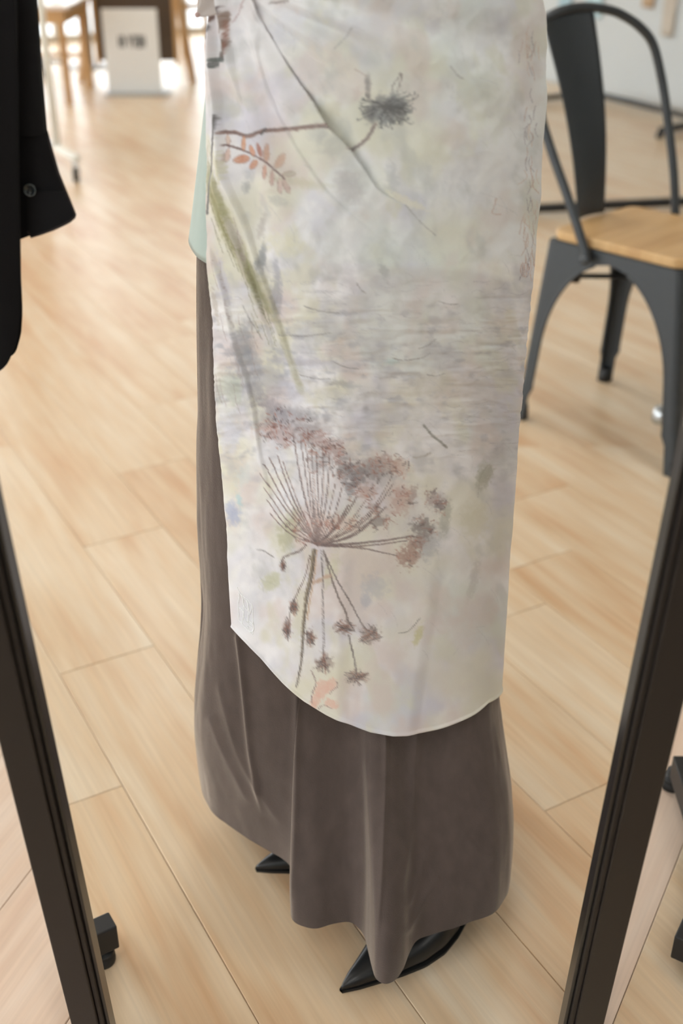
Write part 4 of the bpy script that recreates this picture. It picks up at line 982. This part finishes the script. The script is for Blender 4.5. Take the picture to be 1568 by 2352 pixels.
# cloth swatches pinned to the white wall
def swatch(x0, x1, yb, col, hgt, label):
    def onwall(x, y):
        d = ray(x, y); t = (V1 - .004) / (d[:2] @ N2); return d * t + np.array([0, 0, H])
    p, q = onwall(x0, yb), onwall(x1, yb); u0, u1 = p[:2] @ D2, q[:2] @ D2; zb = (p[2] + q[2]) / 2; rows = []
    for t in np.linspace(0, 1, 14):
        rows.append([(u0 + (u1 - u0) * s, V1 - .006 - .006 * (1 + math.sin(6 * s + 4 * t)) * t, zb + hgt * (1 - t)) for s in np.linspace(0, 1, 9)])
    o = grid_obj('cloth_swatch', np.array(rows), mat('swatch_%d' % x0, srgb(*col), .8, noise=.08, nscale=30), None); o.rotation_euler = (0, 0, ANG)
    s = o.modifiers.new('t', 'SOLIDIFY'); s.thickness = .002; s.offset = 0
    tag(o, label, 'swatch', 'cloth swatches on the wall')
swatch(1283, 1313, 22, (158, 184, 194), .35, 'grey blue cloth swatch on the white wall behind the chair back')
swatch(1343, 1382, 40, (182, 208, 214), .35, 'pale sky blue cloth swatch on the white wall')
swatch(1474, 1502, 18, (178, 152, 122), .35, 'short tan brown cloth swatch on the white wall')
swatch(1517, 1546, 84, (188, 178, 164), .5, 'long beige cloth strip hanging on the white wall')

# ------------------------------------------------------------------ background at the left
wr = empty('rolling_rack', (0, 0, 0)); tag(wr, 'white rolling garment rack with a caster, behind the black shirt', 'rack')
pb = px3(131, 338, .12); ce = px3(176, 371, .10)
tube('pole', [(pb.x, pb.y, .12), (pb.x, pb.y, 1.75)], .019, M_WHITE, wr)
pe = Vector((pb.x - .9, pb.y + .35, 0)); tube('pole', [(pe.x, pe.y, .12), (pe.x, pe.y, 1.75)], .019, M_WHITE, wr)
tube('top_bar', [(pb.x, pb.y, 1.76), (pe.x, pe.y, 1.76)], .016, M_WHITE, wr)
dv = (ce - pb); dv.z = 0; dv.normalize()
def caster(par, x, y, s=1.):
    c = tube('caster', [(x - .011, y, .034), (x + .011, y, .034)], .034, M_RUBBER, par, 18); tube('hub', [(x - .013, y, .034), (x + .013, y, .034)], .018, M_CHROME, c, 14)
    bar('fork', (x, y, .04), (x, y + .0, .10), .03, .012, M_CHROME, c)
for q in (pb, pe):
    s_, e_ = Vector((q.x, q.y, .115)) - dv * .35, Vector((q.x, q.y, .115)) + dv * (ce - pb).length
    tube('base_bar', [s_, e_], .019, M_WHITE, wr)
    caster(wr, e_.x - dv.x * .03, e_.y - dv.y * .03); caster(wr, s_.x + dv.x * .03, s_.y + dv.y * .03)
def cloth_panel(name, x0, x1, y, z0, z1, m, lab, cat):
    rows = [[(x0 + (x1 - x0) * s, .03 * math.sin(s * 16 + t) * (.4 + t), z1 + (z0 - z1) * t) for s in np.linspace(0, 1, 40)] for t in np.linspace(0, 1, 16)]
    o = grid_obj(name, np.array(rows), m, None); o.location = (0, y, 0); s = o.modifiers.new('t', 'SOLIDIFY'); s.thickness = .02; s.offset = 0; tag(o, lab, cat); return o
co = cloth_panel('brown_coat', .05, .62, 0, .13, 1.742, mat('brown_wool', srgb(150, 96, 62), .9, noise=.1), 'long rust brown coat on the white rolling rack', 'coat')
co.location = (pb.x, pb.y, 0); co.rotation_euler = (0, 0, math.atan2(pe.y - pb.y, pe.x - pb.x))

sg = empty('sign_board', (-1.42, 8.3, 0)); tag(sg, 'white standing sign board with dark lettering on the floor', 'sign')
box('panel', -.185, .185, -.008, .008, .012, .54, mat('sign_white', srgb(232, 232, 228), .5), sg, .003)
bx_ = -.085
for k, (w, kind) in enumerate([(.026, 'B'), (.022, 'U'), (.028, 'T'), (.022, 'T'), (.028, 'O'), (.030, 'N')]): pass
def glyph(x, strokes):
    V, F = [], []
    for (x0, z0, x1, z1) in strokes:
        v, f = bar_vf((x + x0, -.0090, .30 + z0), (x + x1, -.0090, .30 + z1), .0014, .010, (0, 0, 1) if abs(x1 - x0) > abs(z1 - z0) else (1, 0, 0)); b = len(V); V += v; F += [tuple(i + b for i in q) for q in f]
    return obj('lettering', V, F, mat('sign_ink', srgb(40, 42, 44), .6), sg)
gl = [[(0, 0, 0, .075), (0, .037, .018, .037), (.018, 0, .018, .075)], [(0, 0, 0, .075)], [(0, .075, .012, .03), (.024, .075, .012, .03), (.012, 0, .012, .03)], [(.010, 0, .010, .07), (0, .07, .022, .07)], [(0, 0, 0, .075), (0, 0, .018, 0), (.018, 0, .018, .075), (0, .07, .018, .07)], [(0, 0, 0, .075), (0, .035, .02, .035), (.02, 0, .02, .075)]]
xx = -.080
for g_ in gl: o = glyph(xx, g_); xx += .030
sl = box('stand_foot', -.19, .24, -.11, .10, 0, .012, mat('stand_grey', srgb(176, 178, 176), .4, metal=.4), sg, .003)

bb = empty('blackboard_easel', (-1.50, 8.95, 0)); tag(bb, 'dark brown board on a wooden easel behind the white sign', 'easel')
box('board', -.27, .28, -.012, .012, .13, 1.25, mat('dark_board', srgb(74, 58, 42), .6, noise=.15, nscale=6), bb, .003)
box('board_frame', -.30, -.27, -.018, .016, .10, 1.28, M_TABLEWOOD, bb, .002); box('board_frame', .28, .31, -.018, .016, .10, 1.28, M_TABLEWOOD, bb, .002)
bar('leg', (.42, -.14, .0), (.20, .05, 1.5), .05, .03, M_TABLEWOOD, bb); bar('leg', (-.40, -.14, .0), (-.18, .05, 1.5), .05, .03, M_TABLEWOOD, bb); bar('leg', (0.0, .55, .0), (0, .09, 1.5), .05, .03, M_TABLEWOOD, bb)
e2 = empty('wooden_easel', (-1.0, 9.55, 0)); tag(e2, 'tall light oak easel of slanting legs beside the dark board', 'easel')
bar('leg', (.02, -.1, 0), (-.25, .05, 1.6), .045, .03, M_TABLEWOOD, e2); bar('leg', (-.62, -.1, 0), (-.35, .05, 1.6), .045, .03, M_TABLEWOOD, e2); bar('leg', (-.3, .6, 0), (-.3, .09, 1.6), .045, .03, M_TABLEWOOD, e2); bar('crossbar', (-.56, -.07, .45), (-.04, -.07, .45), .03, .04, M_TABLEWOOD, e2)

tb = empty('oak_table', (-2.0, 8.2, 0)); tag(tb, 'light oak table with slim legs and a pale top by the windows', 'table')
box('tabletop', -.45, .28, -.38, .40, .575, .60, mat('pale_top', srgb(226, 212, 198), .3), tb, .004)
box('apron', -.40, .24, -.34, .36, .49, .574, M_TABLEWOOD, tb, .003)
for (x, y) in ((-.38, -.31), (.21, -.31), (.21, .34), (-.38, .34)): bar('leg', (x * 1.02, y * 1.05, 0), (x, y, .49), .045, .045, M_TABLEWOOD, tb)
bar('leg_rail', (-.38, .34, .22), (.21, .34, .22), .02, .03, M_TABLEWOOD, tb)
gp = empty('grey_post', (-1.98, 9.6, 0)); tag(gp, 'slim grey metal post stand on a round base by the windows', 'post')
tube('post', [(0, 0, .012), (0, 0, 1.5)], .030, mat('grey_metal', srgb(150, 148, 146), .4, metal=.3), gp); lathe('base', [(.20, 0), (.20, .008), (.04, .014)], MATS['grey_metal'], gp)
# swivel chair star base under the table
sv = empty('swivel_stool', (-2.35, 9.2, 0)); tag(sv, 'grey swivel stool with a five-armed star base near the table', 'stool')
tube('column', [(0, 0, .09), (0, 0, .46)], .022, M_CHROME, sv); lathe('seat', [(.02, .46), (.18, .462), (.19, .49), (.17, .51), (.0, .512)], MATS['grey_metal'], sv)
for k in range(5):
    t = 2 * math.pi * k / 5 + .3; arm = tube('arm', [(0, 0, .10), (.26 * math.cos(t), .26 * math.sin(t), .075)], [.02, .012], MATS['grey_metal'], sv, 8); lathe('wheel', [(.018, -.03), (.024, -.02), (.024, .02), (.018, .03)], M_RUBBER, arm, (.26 * math.cos(t), .26 * math.sin(t), .030), 12)
